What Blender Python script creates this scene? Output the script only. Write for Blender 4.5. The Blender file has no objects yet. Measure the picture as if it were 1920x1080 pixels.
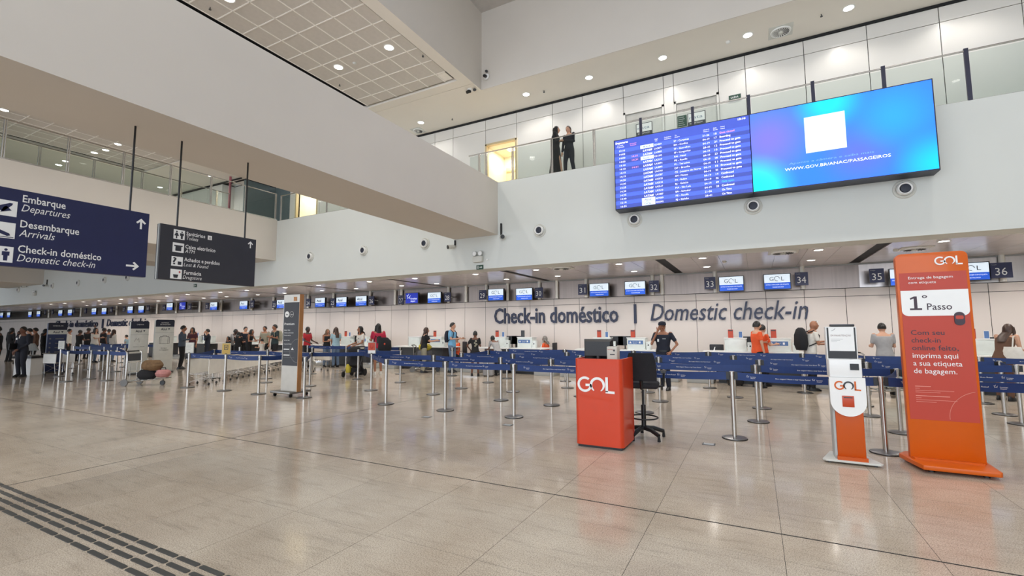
import bpy, bmesh, math, random
import numpy as np
from mathutils import Vector, Matrix
random.seed(7)
S = bpy.context.scene
COL = S.collection
PI = math.pi

# ------------------------------------------------------------------ camera
EYE = 1.6
F, PITCH, YAW, ROLL = 863.38, .08804, -.48327, .00576      # focal length in pixels of the 1920 frame, radians
def _axes():
    cy, sy, cp, sp = math.cos(YAW), math.sin(YAW), math.cos(PITCH), math.sin(PITCH)
    fw = np.array([sy*cp, cy*cp, sp]); r = np.array([cy, -sy, 0.]); d = np.cross(fw, r)
    cr, sr = math.cos(ROLL), math.sin(ROLL)
    return np.array([cr*r+sr*d, -sr*r+cr*d, fw])
AX = _axes()
cd = bpy.data.cameras.new('camera'); cam = bpy.data.objects.new('camera', cd); COL.objects.link(cam)
cd.sensor_width = 36; cd.lens = F/1920*36; cd.clip_end = 300; cd.clip_start = .05
r_, d_, f_ = AX
cam.matrix_world = Matrix(((r_[0], -d_[0], -f_[0], 0), (r_[1], -d_[1], -f_[1], 0), (r_[2], -d_[2], -f_[2], EYE), (0, 0, 0, 1)))
S.camera = cam

# ------------------------------------------------------------------ light and exposure
S.view_settings.view_transform = 'Standard'; S.view_settings.look = 'None'
S.view_settings.gamma = 1; S.view_settings.exposure = 0.16; S.view_settings.use_curve_mapping = False
w = bpy.data.worlds.new('daylight'); S.world = w; w.use_nodes = True
w.node_tree.nodes['Background'].inputs[0].default_value = (.80, .88, 1, 1)
w.node_tree.nodes['Background'].inputs[1].default_value = 2.4
def area(name, loc, rot, sx, sy, power, col=(1, 1, 1)):
    l = bpy.data.lights.new(name, 'AREA'); l.shape = 'RECTANGLE'; l.size = sx; l.size_y = sy; l.energy = power; l.color = col
    o = bpy.data.objects.new(name, l); o.location = loc; o.rotation_euler = rot; COL.objects.link(o); return o
area('facade_daylight', (-8, -11.5, 6), (PI/2, 0, 0), 50, 9, 1700, (.86, .93, 1))
area('hall_fill_light', (2, 1, 11.7), (0, 0, 0), 16, 16, 260, (.9, .95, 1))  # unseen fill lamp added under the solid high ceiling
C_ = S.cycles
C_.use_denoising = True; C_.max_bounces = 9; C_.diffuse_bounces = 6; C_.glossy_bounces = 4
C_.transmission_bounces = 4; C_.transparent_max_bounces = 16; C_.caustics_reflective = False; C_.caustics_refractive = False
C_.sample_clamp_indirect = 6; C_.use_adaptive_sampling = True; C_.adaptive_threshold = .02

# ------------------------------------------------------------------ from a pixel of the photograph to a place in the hall
def _ray(u, v): return AX.T @ np.array([(u-960)/F, (v-540)/F, 1.])
def atz(u, v, z=0.):
    r = _ray(u, v); t = (z-EYE)/r[2]; return Vector((r[0]*t, r[1]*t, z))
def aty(u, v, y):
    r = _ray(u, v); t = y/r[1]; return Vector((r[0]*t, y, EYE+r[2]*t))
def atx(u, v, x):
    r = _ray(u, v); t = x/r[0]; return Vector((x, r[1]*t, EYE+r[2]*t))

# ------------------------------------------------------------------ materials
def lin(c): return tuple(((x/255)/12.92 if x/255 <= .04045 else ((x/255+.055)/1.055)**2.4) for x in c)+(1,)
MATS = {}
def mat(name, rgb, rough=.5, metal=0., emit=0., var=.05, scale=6., spec=.5, bump=0., stretch=None, aniso=0., coat=0.):
    if name in MATS: return MATS[name]
    m = bpy.data.materials.new(name); m.use_nodes = True; MATS[name] = m
    nt = m.node_tree; N = nt.nodes; L = nt.links; b = N['Principled BSDF']
    c = lin(rgb)
    b.inputs['Base Color'].default_value = c; b.inputs['Roughness'].default_value = rough; b.inputs['Metallic'].default_value = metal
    b.inputs['Specular IOR Level'].default_value = spec
    if coat: b.inputs['Coat Weight'].default_value = coat; b.inputs['Coat Roughness'].default_value = .05
    tc = N.new('ShaderNodeTexCoord'); mp = N.new('ShaderNodeMapping'); L.new(tc.outputs['Object'], mp.inputs[0])
    if stretch: mp.inputs['Scale'].default_value = stretch
    no = N.new('ShaderNodeTexNoise'); no.inputs['Scale'].default_value = scale; no.inputs['Detail'].default_value = 3
    L.new(mp.outputs[0], no.inputs['Vector'])
    rp = N.new('ShaderNodeValToRGB'); rp.color_ramp.elements[0].position = .3; rp.color_ramp.elements[1].position = .7
    rp.color_ramp.elements[0].color = tuple(x*(1-var) for x in c[:3])+(1,); rp.color_ramp.elements[1].color = tuple(min(1, x*(1+var)) for x in c[:3])+(1,)
    L.new(no.outputs['Fac'], rp.inputs[0]); L.new(rp.outputs[0], b.inputs['Base Color'])
    if emit:
        L.new(rp.outputs[0], b.inputs['Emission Color']); b.inputs['Emission Strength'].default_value = emit
    if bump:
        bp = N.new('ShaderNodeBump'); bp.inputs['Strength'].default_value = bump; bp.inputs['Distance'].default_value = .002
        L.new(no.outputs['Fac'], bp.inputs['Height']); L.new(bp.outputs[0], b.inputs['Normal'])
    return m

plaster = mat('cool_white_plaster', (211, 214, 210), .75, var=.012, scale=1.2)
plaster_w = mat('warm_white_plaster', (208, 202, 194), .75, var=.012, scale=1.2)
soffit_m = mat('soffit_plaster', (232, 226, 217), .8, var=.015, scale=1.)
panel_m = mat('white_wall_panel', (226, 215, 207), .35, var=.012, scale=.8, spec=.4)
upanel_m = mat('upper_wall_panel', (222, 219, 214), .28, var=.01, scale=.8, spec=.4)
grout_m = mat('joint_dark', (34, 30, 26), .8)
gap_m = mat('shadow_gap', (16, 18, 22), .7)
steel = mat('brushed_steel', (186, 182, 176), .24, 1., var=.06, scale=30, stretch=(1, 1, .05))
chrome = mat('chrome', (205, 205, 205), .1, 1., var=.02)
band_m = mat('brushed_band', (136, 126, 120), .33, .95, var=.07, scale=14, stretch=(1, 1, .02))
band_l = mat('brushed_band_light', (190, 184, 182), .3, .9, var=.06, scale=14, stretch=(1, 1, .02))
mceil_m = mat('metal_ceiling', (222, 214, 211), .27, .45, var=.05, scale=3, stretch=(.3, 1, 1))
belt_m = mat('navy_belt', (16, 50, 108), .55, var=.1, scale=9)
navy = mat('navy_sign', (27, 32, 74), .4, var=.04)
charcoal = mat('charcoal_sign', (46, 46, 52), .45, var=.04)
dknavy = mat('dark_navy', (26, 30, 50), .4)
white = mat('white_paint', (235, 235, 233), .35, var=.015)
white_t = mat('white_lettering', (232, 232, 230), .5, var=.01)
offw = mat('off_white', (205, 205, 198), .45)
ltgrey = mat('light_grey', (170, 172, 170), .4)
grey_m = mat('mid_grey', (112, 112, 112), .5)
dkgrey = mat('dark_grey', (58, 60, 64), .45)
black = mat('black_plastic', (20, 20, 22), .35)
rubber = mat('black_rubber', (14, 14, 15), .7)
fabric_b = mat('black_fabric', (26, 26, 30), .9, var=.2, scale=60)
orange = mat('orange_panel', (206, 92, 10), .35, coat=.15, var=.02, spec=.35)
kiosk_o = mat('kiosk_orange', (196, 82, 14), .35, coat=.15, var=.02, spec=.35)
orange_p = mat('orange_podium', (202, 62, 28), .3, coat=.25, var=.02, spec=.35)
coral = mat('coral_print', (182, 58, 38), .45, var=.03, scale=2)
orange_d = mat('deep_orange', (188, 66, 28), .35)
letter_blue = mat('lettering_navy', (27, 34, 64), .35, var=.03)
gold = mat('gold_card', (190, 160, 84), .6)
wood = mat('wood_edge', (176, 124, 76), .5, var=.15, scale=12, stretch=(4, 4, .4))
tile_c = mat('ceiling_tile', (206, 200, 193), .8, var=.03, scale=9, bump=.1)
tbar_c = mat('ceiling_bar', (248, 244, 238), .6)
lamp_m = mat('lamp_glow', (255, 250, 242), .5, emit=9, var=0)
soft_lamp = mat('warm_glow', (255, 240, 215), .5, emit=4, var=0)
signgreen = mat('exit_green', (24, 66, 48), .5)
tact_m = mat('tactile_rubber', (66, 66, 64), .6, var=.08, scale=20)
bag_brown = mat('bag_brown', (110, 84, 56), .8, var=.2, scale=12)
bag_pink = mat('bag_pink', (176, 122, 118), .8, var=.15, scale=10)
teal_dark = mat('teal_glass_wall', (122, 136, 138), .12, var=.03, coat=.4)
yellow_m = mat('yellow_fabric', (196, 178, 62), .8)
red_m = mat('red_fabric', (176, 40, 52), .8)
screen_w = mat('screen_white', (225, 240, 252), .4, emit=.55, var=.01)
screen_b = mat('screen_blue', (22, 86, 205), .4, emit=.55, var=.01)
screen_n = mat('screen_navy', (20, 44, 170), .4, emit=.55, var=.01)
scr_line = mat('screen_text', (235, 245, 255), .4, emit=.7, var=0)
scr_grey = mat('screen_logo_grey', (92, 88, 92), .4, emit=.1, var=0)
board_hd = mat('board_header', (58, 78, 178), .5, emit=.8, var=.02)
board_a = mat('board_stripe_light', (66, 92, 232), .5, emit=.95, var=.02)
board_b = mat('board_stripe_dark', (56, 72, 158), .5, emit=.8, var=.02)
board_w = mat('board_text', (238, 240, 255), .5, emit=1.05, var=0)
board_p = mat('board_text_pink', (236, 150, 190), .5, emit=.9, var=0)
board_c = mat('board_text_cyan', (70, 180, 245), .5, emit=.9, var=0)

def glass_mat(name, tint, gl=.12):
    m = bpy.data.materials.new(name); m.use_nodes = True; nt = m.node_tree; N = nt.nodes; L = nt.links
    N.remove(N['Principled BSDF']); out = N['Material Output']
    t = N.new('ShaderNodeBsdfTransparent'); t.inputs[0].default_value = lin(tint)
    g = N.new('ShaderNodeBsdfGlossy'); g.inputs['Roughness'].default_value = .02
    fr = N.new('ShaderNodeFresnel'); fr.inputs[0].default_value = 1.45
    ge = N.new('ShaderNodeNewGeometry'); ml = N.new('ShaderNodeMath'); ml.operation = 'MULTIPLY_ADD'; ml.inputs[1].default_value = -1; ml.inputs[2].default_value = 1
    L.new(ge.outputs['Backfacing'], ml.inputs[0]); m2 = N.new('ShaderNodeMath'); m2.operation = 'MULTIPLY'; L.new(fr.outputs[0], m2.inputs[0]); L.new(ml.outputs[0], m2.inputs[1])
    mx = N.new('ShaderNodeMixShader'); L.new(m2.outputs[0], mx.inputs[0]); L.new(t.outputs[0], mx.inputs[1]); L.new(g.outputs[0], mx.inputs[2])
    L.new(mx.outputs[0], out.inputs[0]); return m
glass = glass_mat('rail_glass', (243, 247, 245))
glass_c = glass_mat('counter_glass', (214, 232, 224))

def granite():
    m = bpy.data.materials.new('granite_floor'); m.use_nodes = True; nt = m.node_tree; N = nt.nodes; L = nt.links; b = N['Principled BSDF']
    ge = N.new('ShaderNodeNewGeometry'); oi = N.new('ShaderNodeObjectInfo')
    def noise(sc, det, rough=.6, st=None):
        mp = N.new('ShaderNodeMapping'); L.new(ge.outputs['Position'], mp.inputs[0])
        if st: mp.inputs['Scale'].default_value = st; mp.inputs['Rotation'].default_value = (0, 0, .5)
        n = N.new('ShaderNodeTexNoise'); n.inputs['Scale'].default_value = sc; n.inputs['Detail'].default_value = det; n.inputs['Roughness'].default_value = rough
        L.new(mp.outputs[0], n.inputs['Vector']); return n
    def ramp(src, p0, c0, p1, c1):
        r = N.new('ShaderNodeValToRGB'); e = r.color_ramp.elements; e[0].position = p0; e[0].color = c0; e[1].position = p1; e[1].color = c1
        L.new(src, r.inputs[0]); return r
    def mul(a, bb, f=1.):
        x = N.new('ShaderNodeMix'); x.data_type = 'RGBA'; x.blend_type = 'MULTIPLY'; x.inputs[0].default_value = f
        L.new(a, x.inputs[6]); L.new(bb, x.inputs[7]); return x.outputs[2]
    g = lambda v: (v, v, v, 1)
    base = ramp(noise(1.1, 4).outputs['Fac'], .3, lin((184, 169, 151)), .72, lin((209, 196, 178)))
    speck = ramp(noise(110, 2, .7).outputs['Fac'], .38, g(.6), .54, g(1.05))
    grain = ramp(noise(230, 1, .5).outputs['Fac'], .35, g(.80), .6, g(1.05))
    vein = ramp(noise(4.5, 9, .75, (.35, 2.4, 1)).outputs['Fac'], .35, g(.66), .48, g(1))
    rnd = N.new('ShaderNodeMapRange'); L.new(oi.outputs['Random'], rnd.inputs[0]); rnd.inputs[3].default_value = .955; rnd.inputs[4].default_value = 1.03
    c = mul(mul(base.outputs[0], speck.outputs[0]), grain.outputs[0]); c = mul(c, vein.outputs[0], .6); c = mul(c, rnd.outputs[0])
    L.new(c, b.inputs['Base Color'])
    rr = N.new('ShaderNodeMapRange'); L.new(noise(3, 4).outputs['Fac'], rr.inputs[0]); rr.inputs[3].default_value = .08; rr.inputs[4].default_value = .17
    L.new(rr.outputs[0], b.inputs['Roughness']); b.inputs['Specular IOR Level'].default_value = .5
    bp = N.new('ShaderNodeBump'); bp.inputs['Strength'].default_value = .02; bp.inputs['Distance'].default_value = .001
    L.new(noise(30, 2).outputs['Fac'], bp.inputs['Height']); L.new(bp.outputs[0], b.inputs['Normal'])
    return m
granite_m = granite()

def led_gradient():
    m = bpy.data.materials.new('screen_gradient'); m.use_nodes = True; nt = m.node_tree; N = nt.nodes; L = nt.links; b = N['Principled BSDF']
    tc = N.new('ShaderNodeTexCoord'); prev = None
    base = lin((38, 110, 238))
    def blob(px, py, rad, col, prev):
        mp = N.new('ShaderNodeMapping'); L.new(tc.outputs['Object'], mp.inputs[0]); mp.inputs['Location'].default_value = (-px, 0, -py)
        ln = N.new('ShaderNodeVectorMath'); ln.operation = 'LENGTH'; L.new(mp.outputs[0], ln.inputs[0])
        mr = N.new('ShaderNodeMapRange'); mr.interpolation_type = 'SMOOTHSTEP'; L.new(ln.outputs['Value'], mr.inputs[0]); mr.inputs[1].default_value = 0; mr.inputs[2].default_value = rad; mr.inputs[3].default_value = 1; mr.inputs[4].default_value = 0
        mx = N.new('ShaderNodeMix'); mx.data_type = 'RGBA'; L.new(mr.outputs[0], mx.inputs[0])
        if prev is None: mx.inputs[6].default_value = base
        else: L.new(prev, mx.inputs[6])
        mx.inputs[7].default_value = lin(col); return mx.outputs[2]
    for a in [(.35, 1.15, 1.1, (104, 100, 226)), (1.5, 1.75, .75, (0, 190, 240)), (2.0, .55, .9, (76, 96, 224)), (2.6, 1.2, .9, (32, 136, 255)), (3.2, .1, .8, (0, 176, 255)), (.0, .0, .95, (0, 232, 228))]:
        prev = blob(*a, prev)
    L.new(prev, b.inputs['Base Color']); L.new(prev, b.inputs['Emission Color']); b.inputs['Emission Strength'].default_value = .95; b.inputs['Roughness'].default_value = .6
    return m
grad_m = led_gradient()

# ------------------------------------------------------------------ mesh building
class MB:
    def __init__(s): s.v = []; s.f = []
    def add(s, vs, fs):
        n = len(s.v); s.v += [tuple(x) for x in vs]; s.f += [tuple(i+n for i in f) for f in fs]; return s
    def box(s, x0, x1, y0, y1, z0, z1):
        return s.add([(x0, y0, z0), (x1, y0, z0), (x1, y1, z0), (x0, y1, z0), (x0, y0, z1), (x1, y0, z1), (x1, y1, z1), (x0, y1, z1)],
                     [(0, 3, 2, 1), (4, 5, 6, 7), (0, 1, 5, 4), (1, 2, 6, 5), (2, 3, 7, 6), (3, 0, 4, 7)])
    def cyl(s, p0, p1, r0, r1=None, n=12, caps=True):
        r1 = r0 if r1 is None else r1
        p0 = Vector(p0); p1 = Vector(p1); a = (p1-p0).normalized()
        q = Vector((1, 0, 0)) if abs(a.x) < .8 else Vector((0, 1, 0)); e1 = a.cross(q).normalized(); e2 = a.cross(e1)
        vs = []
        for p, r in ((p0, r0), (p1, r1)):
            for i in range(n):
                t = 2*PI*i/n; vs.append(p+e1*(r*math.cos(t))+e2*(r*math.sin(t)))
        fs = [(i, n+i, n+(i+1) % n, (i+1) % n) for i in range(n)]
        if caps: fs += [tuple(range(n)), tuple(range(2*n-1, n-1, -1))]
        return s.add(vs, fs)
    def tube(s, pts, r, n=8):
        pts = [Vector(p) for p in pts]; N_ = len(pts); vs = []; prev = None
        for i, p in enumerate(pts):
            t = (pts[min(i+1, N_-1)]-pts[max(i-1, 0)]).normalized()
            if prev is None:
                q = Vector((0, 0, 1)) if abs(t.z) < .8 else Vector((1, 0, 0)); e1 = t.cross(q).normalized()
            else: e1 = (prev-t*prev.dot(t)).normalized()
            prev = e1; e2 = t.cross(e1); rr = r[i] if isinstance(r, (list, tuple)) else r
            for k in range(n):
                a = 2*PI*k/n; vs.append(p+e1*(rr*math.cos(a))+e2*(rr*math.sin(a)))
        fs = [(i*n+k, i*n+(k+1) % n, (i+1)*n+(k+1) % n, (i+1)*n+k) for i in range(N_-1) for k in range(n)]
        fs += [tuple(range(n-1, -1, -1)), tuple((N_-1)*n+k for k in range(n))]
        return s.add(vs, fs)
    def lathe(s, prof, c=(0, 0, 0), n=20, axis='z'):
        vs = []
        for (r, z) in prof:
            for k in range(n):
                a = 2*PI*k/n; x, y = r*math.cos(a), r*math.sin(a)
                p = (x, y, z) if axis == 'z' else ((x, z, y) if axis == 'y' else (z, x, y))
                vs.append((p[0]+c[0], p[1]+c[1], p[2]+c[2]))
        m = len(prof)
        fs = [(i*n+k, i*n+(k+1) % n, (i+1)*n+(k+1) % n, (i+1)*n+k) for i in range(m-1) for k in range(n)]
        fs += [tuple(range(n-1, -1, -1)), tuple((m-1)*n+k for k in range(n))]
        if axis == 'y': fs = [tuple(reversed(f)) for f in fs]
        return s.add(vs, fs)
    def prism(s, poly, a, b, plane='xy'):
        """poly of 2D points extruded from a to b along the remaining axis"""
        n = len(poly)
        def P(q, t): return (q[0], q[1], t) if plane == 'xy' else ((q[0], t, q[1]) if plane == 'xz' else (t, q[0], q[1]))
        vs = [P(q, a) for q in poly]+[P(q, b) for q in poly]
        fs = [tuple(range(n-1, -1, -1)), tuple(range(n, 2*n))]+[(i, (i+1) % n, n+(i+1) % n, n+i) for i in range(n)]
        if plane == 'xz': fs = [tuple(reversed(f)) for f in fs]
        return s.add(vs, fs)
    def ell(s, c, r, n=12, m=8):
        vs = [(c[0], c[1], c[2]-r[2])]
        for i in range(1, m):
            a = PI*i/m-PI/2
            for k in range(n):
                b = 2*PI*k/n; vs.append((c[0]+r[0]*math.cos(a)*math.cos(b), c[1]+r[1]*math.cos(a)*math.sin(b), c[2]+r[2]*math.sin(a)))
        vs.append((c[0], c[1], c[2]+r[2])); top = len(vs)-1
        fs = [(0, 1+(k+1) % n, 1+k) for k in range(n)]
        fs += [(1+i*n+k, 1+i*n+(k+1) % n, 1+(i+1)*n+(k+1) % n, 1+(i+1)*n+k) for i in range(m-2) for k in range(n)]
        fs += [(top, 1+(m-2)*n+k, 1+(m-2)*n+(k+1) % n) for k in range(n)]
        return s.add(vs, fs)
    def loft(s, rings, n=14):
        """rings: (centre, half width x, half depth y); closed"""
        vs = []
        for c, rx, ry in rings:
            for k in range(n):
                a = 2*PI*k/n; vs.append((c[0]+rx*math.cos(a), c[1]+ry*math.sin(a), c[2]))
        m = len(rings); up = rings[-1][0][2] > rings[0][0][2]
        fs = [(i*n+k, i*n+(k+1) % n, (i+1)*n+(k+1) % n, (i+1)*n+k) for i in range(m-1) for k in range(n)]
        fs += [tuple(range(n-1, -1, -1)), tuple((m-1)*n+k for k in range(n))]
        if not up: fs = [tuple(reversed(f)) for f in fs]
        return s.add(vs, fs)
    def mesh(s, name, m):
        me = bpy.data.meshes.new(name); me.from_pydata(s.v, [], s.f); me.update()
        if m: me.materials.append(m)
        return me
    def build(s, name, m, parent=None, smooth=True, loc=None, bevel=0.):
        me = s.mesh(name, m)
        if bevel:
            bm = bmesh.new(); bm.from_mesh(me)
            bmesh.ops.bevel(bm, geom=bm.edges[:], offset=bevel, segments=2, affect='EDGES', profile=.5, clamp_overlap=True); bm.to_mesh(me); bm.free()
        if smooth:
            me.polygons.foreach_set('use_smooth', [True]*len(me.polygons)); me.set_sharp_from_angle(angle=.7)
        return link(name, me, parent, loc)
def link(name, data, parent=None, loc=None):
    o = bpy.data.objects.new(name, data); COL.objects.link(o)
    if parent: o.parent = parent
    if loc: o.location = loc
    return o
def tag(o, label=None, cat=None, group=None, kind=None):
    if label: o['label'] = label
    if cat: o['category'] = cat
    if group: o['group'] = group
    if kind: o['kind'] = kind
    return o
def root(name, loc, rz=0., label=None, cat=None, group=None):
    o = bpy.data.objects.new(name, None); COL.objects.link(o); o.location = loc; o.rotation_euler = (0, 0, rz); o.empty_display_size = .1
    return tag(o, label, cat, group)
def struct(o): o['kind'] = 'structure'; return o
def copy_tree(o, parent=None):
    c = o.copy(); COL.objects.link(c)
    if parent: c.parent = parent
    for ch in list(o.children): copy_tree(ch, c)
    return c
def bx(name, m, x0, x1, y0, y1, z0, z1, parent=None, bevel=0., smooth=False):
    return MB().box(x0, x1, y0, y1, z0, z1).build(name, m, parent, smooth=smooth or bevel > 0, bevel=bevel)
ORD = ['first', 'second', 'third', 'fourth', 'fifth', 'sixth', 'seventh', 'eighth', 'ninth', 'tenth', 'eleventh', 'twelfth', 'thirteenth', 'fourteenth', 'fifteenth', 'sixteenth', 'seventeenth', 'eighteenth', 'nineteenth', 'twentieth', 'twenty-first', 'twenty-second', 'twenty-third']
def rrect(x0, x1, y0, y1, r, n=4, corners=(1, 1, 1, 1)):
    """rounded rectangle outline; corners: bl, br, tr, tl"""
    out = []
    for (cx, cy, a0, on) in ((x0, y0, PI, corners[0]), (x1, y0, 1.5*PI, corners[1]), (x1, y1, 0, corners[2]), (x0, y1, .5*PI, corners[3])):
        if not on: out.append((cx, cy)); continue
        ccx = cx+(r if cx == x0 else -r); ccy = cy+(r if cy == y0 else -r)
        for i in range(n+1):
            a = a0+PI/2*i/n; out.append((ccx+r*math.cos(a), ccy+r*math.sin(a)))
    return out

# ------------------------------------------------------------------ lettering: real flat or raised letters
_tc = {}
def glyphs(s, bold=0., extrude=0.):
    k = (s, round(bold, 4), round(extrude, 4))
    if k not in _tc:
        cu = bpy.data.curves.new('t', 'FONT'); cu.body = s; cu.size = 1; cu.offset = bold; cu.extrude = extrude; cu.resolution_u = 2
        ob = bpy.data.objects.new('t', cu)
        me = bpy.data.meshes.new_from_object(ob)
        vs = [tuple(v.co) for v in me.vertices]; fs = [tuple(p.vertices) for p in me.polygons]
        bpy.data.objects.remove(ob); bpy.data.meshes.remove(me); bpy.data.curves.remove(cu)
        _tc[k] = (vs, fs)
    return _tc[k]
class Lettering:
    """several strings in one mesh; plane given by origin o, right vector r and up vector u (outward = r x u)"""
    def __init__(s): s.parts = []
    def put(s, txt, o, r, cap, width=None, italic=False, bold=.0, depth=0., up=(0, 0, 1), align='l'):
        vs, fs = glyphs(txt, bold, depth/2 if depth else 0.)
        if not vs: return s
        xs = [v[0] for v in vs]; x0, x1 = min(xs), max(xs)
        k = cap/.69; kx = k if width is None else width/(x1-x0)
        r = Vector(r); up = Vector(up); o = Vector(o); nrm = r.cross(up)
        off = 0 if align == 'l' else (-(x1-x0)*kx if align == 'r' else -(x1-x0)*kx/2)
        out = []
        for v in vs:
            x = (v[0]-x0)*kx+off+(v[1]*k*.22 if italic else 0)
            out.append(o+r*x+up*(v[1]*k)+nrm*(v[2]*(1 if depth else 0)))
        s.parts.append(MB().add(out, fs)); return s
    def build(s, name, m, parent=None):
        for p in s.parts: o = p.build(name, m, parent, smooth=False)
        return o
RX = (1, 0, 0); RY = (0, 1, 0)     # reading direction on things facing the camera side (-Y) and on things facing +X

def spot(name, loc, power, size=2.4, rad=.06, col=(1, .95, .88), blend=.6):
    l = bpy.data.lights.new(name, 'SPOT'); l.energy = power; l.spot_size = size; l.spot_blend = blend; l.shadow_soft_size = rad; l.color = col
    o = bpy.data.objects.new(name, l); o.location = loc; COL.objects.link(o); return o

# ================================================================== THE SETTING
YF, ZB, ZT, YW, YU, ZC, P_ = 12.0, 3.43, 6.06, 16.5, 14.0, 9.28, .947
# ---- floor: a grout bed with granite slabs laid on it
floor = struct(bx('floor', grout_m, -72, 14, -13, 17, -.12, -.0015))
cutx, cuty = -6.98, 4.27
def edges(base, lo, hi, cut):
    a = []; k = math.floor((lo-base)/P_)
    while base+k*P_ < hi+P_: a.append(base+k*P_); k += 1
    return sorted(a+[cut])
ex, ey = edges(.11, -66, 13, cutx), edges(2.85, -12, 16.5, cuty)
cells = []
for i in range(len(ex)-1):
    for j in range(len(ey)-1):
        x0, x1, y0, y1 = ex[i], ex[i+1], ey[j], ey[j+1]
        g = lambda e, c: .011 if abs(e-c) < 1e-6 else .0017
        cells.append((x0+g(x0, cutx), x1-g(x1, cutx), y0+g(y0, cuty), y1-g(y1, cuty)))
def seen(c):
    x, y = (c[0]+c[1])/2, (c[2]+c[3])/2
    if y < 1.2: return 0
    p = AX @ np.array([x, y, -EYE])
    if p[2] < .8: return 0
    u, v = 960+F*p[0]/p[2], 540+F*p[1]/p[2]
    if not (-250 < u < 2170 and v < 1400): return 0
    return 1/p[2]**2
cells.sort(key=lambda c: -seen(c))
def slab(mb, c): mb.box(c[0], c[1], c[2], c[3], -.03, 0)
rest = MB(); tile_me = {}
for n, c in enumerate(cells):
    if n < 300 and seen(c) > 0:
        k = (round(c[1]-c[0], 4), round(c[3]-c[2], 4))
        if k not in tile_me:
            m = MB(); m.box(-k[0]/2, k[0]/2, -k[1]/2, k[1]/2, -.03, 0); tile_me[k] = m.mesh('floor_tile', granite_m)
        link('floor_tile', tile_me[k], floor, ((c[0]+c[1])/2, (c[2]+c[3])/2, 0))
    else: slab(rest, c)
o = rest.build('floor_tiles_beyond', granite_m, floor, smooth=False); o['kind'] = 'stuff'
# tactile guide bars
bar_me = MB().prism(rrect(-.125, .125, -.018, .018, .013), 0, .005).mesh('tactile_bar', tact_m)
for r, y in enumerate((1.92, 1.84, 1.76, 1.675)):
    for k in range(22):
        link('tactile_bar', bar_me, floor, (-8.27+.277*k+(0.0, .0, -.05, .05)[r]+.03*r, y, .0))
# sockets let into the floor, printed reflections left out
for u, v, a in ((1329, 833, 0), (800, 782, 0), (952, 797, 0)):
    p = atz(u, v); bb = root('floor_socket', (p.x, p.y, 0), 0, {1329: 'small metal floor socket near the tall polished barrier post', 800: 'floor socket plate left of the front barrier row', 952: 'floor socket plate before the barrier post left of the orange desk'}[u], 'floor socket')
    bx('frame', dkgrey, -.08, .08, -.06, .06, 0, .004, bb); bx('lid', ltgrey, -.065, .065, -.045, .045, .004, .007, bb)

# ---- check-in back wall with panels, metal band and ceiling
wall = struct(bx('wall_back', grout_m, -72, 12, YW+.012, YW+.2, 0, 2.74))
pw = 1.026
pm1 = MB().box(.007, pw-.007, 0, .03, 0, 2.485).mesh('wall_panel', panel_m); pm2 = MB().box(.007, pw-.007, 0, .03, 2.499, 2.72).mesh('wall_panel', panel_m)
for k in range(-60, 21):
    x = -9.91+k*pw
    link('wall_panel', pm1, wall, (x, YW, 0)); link('wall_panel', pm2, wall, (x, YW, 0))
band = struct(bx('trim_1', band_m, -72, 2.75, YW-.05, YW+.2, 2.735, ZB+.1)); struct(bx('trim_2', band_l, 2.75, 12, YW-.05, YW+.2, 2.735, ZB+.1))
struct(bx('trim_3', ltgrey, -72, 12, YW-.09, YW-.05, ZB-.035, ZB+.02))
fascia = struct(bx('wall_front', plaster, -72, 12, YF, YF+.7, ZB, ZT))
lowceil = struct(bx('ceiling_low', gap_m, -72, 12, YF+.7, YW-.05, ZB+.03, ZB+.2))
cpm = {}
slots = [2.62-4.8*k for k in range(0, 14)]
xs = []; x = 12.0
for s_ in [7.42]+slots:
    a = x
    n = max(1, round((a-s_-.13)/.655)); wd = (a-(s_+.13))/n
    for i in range(n): xs.append((a-wd*(i+1), a-wd*i))
    x = s_-.13
for (a, b) in xs:
    k = round(b-a, 3)
    if k not in cpm: cpm[k] = MB().box(-k/2+.003, k/2-.003, YF+.703, YF+2.55, ZB, ZB+.025).box(-k/2+.003, k/2-.003, YF+2.556, YW-.06, ZB, ZB+.025).mesh('ceiling_panel', mceil_m)
    link('ceiling_panel', cpm[k], lowceil, ((a+b)/2, 0, 0))
# ---- upper storey
struct(bx('floor_upper', plaster, -72, 12, YF+.7, 17, 5.86, ZT-.02))
upw = struct(bx('wall_upper', grout_m, -19.15, 12, YU+.012, YU+.2, 0+ZT-.02, ZC-.02))
def upanel(x0, x1, z0, z1): bx('wall_panel', upanel_m, x0+.008, x1-.008, YU-.015, YU+.012, z0, z1, upw)
UX = [-17.1, -15.8, -14.5, -13.2, -11.95, -10.69, -9.83, -8.39, -7.12, -5.75, -4.69, -3.34, -2.12, -1.83, -.61, .09, 1.49, 2.85, 4.24, 5.65, 7.05, 8.45, 9.85, 11.3]
ZS, ZD = 8.83, 8.28
for a, b in zip(UX[:-1], UX[1:]):
    upanel(a, b, ZS+.007, ZC-.07)
    if a in (-3.34, -1.83, -8.39): upanel(a, b, ZD+.02, ZS-.007)
    else: upanel(a, b, ZT, ZS-.007)
upanel(-19.15, -17.1, ZS+.007, ZC-.07)
upanel(-19.15, -18.72, ZT, ZS-.007); upanel(-17.25, -17.1, ZT, ZS-.007); upanel(-18.72, -17.25, ZD+.02, ZS-.007)
struct(bx('trim_4', gap_m, -72, 12, YU-.05, YU+.0, ZC-.06, ZC+.02))
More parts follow.
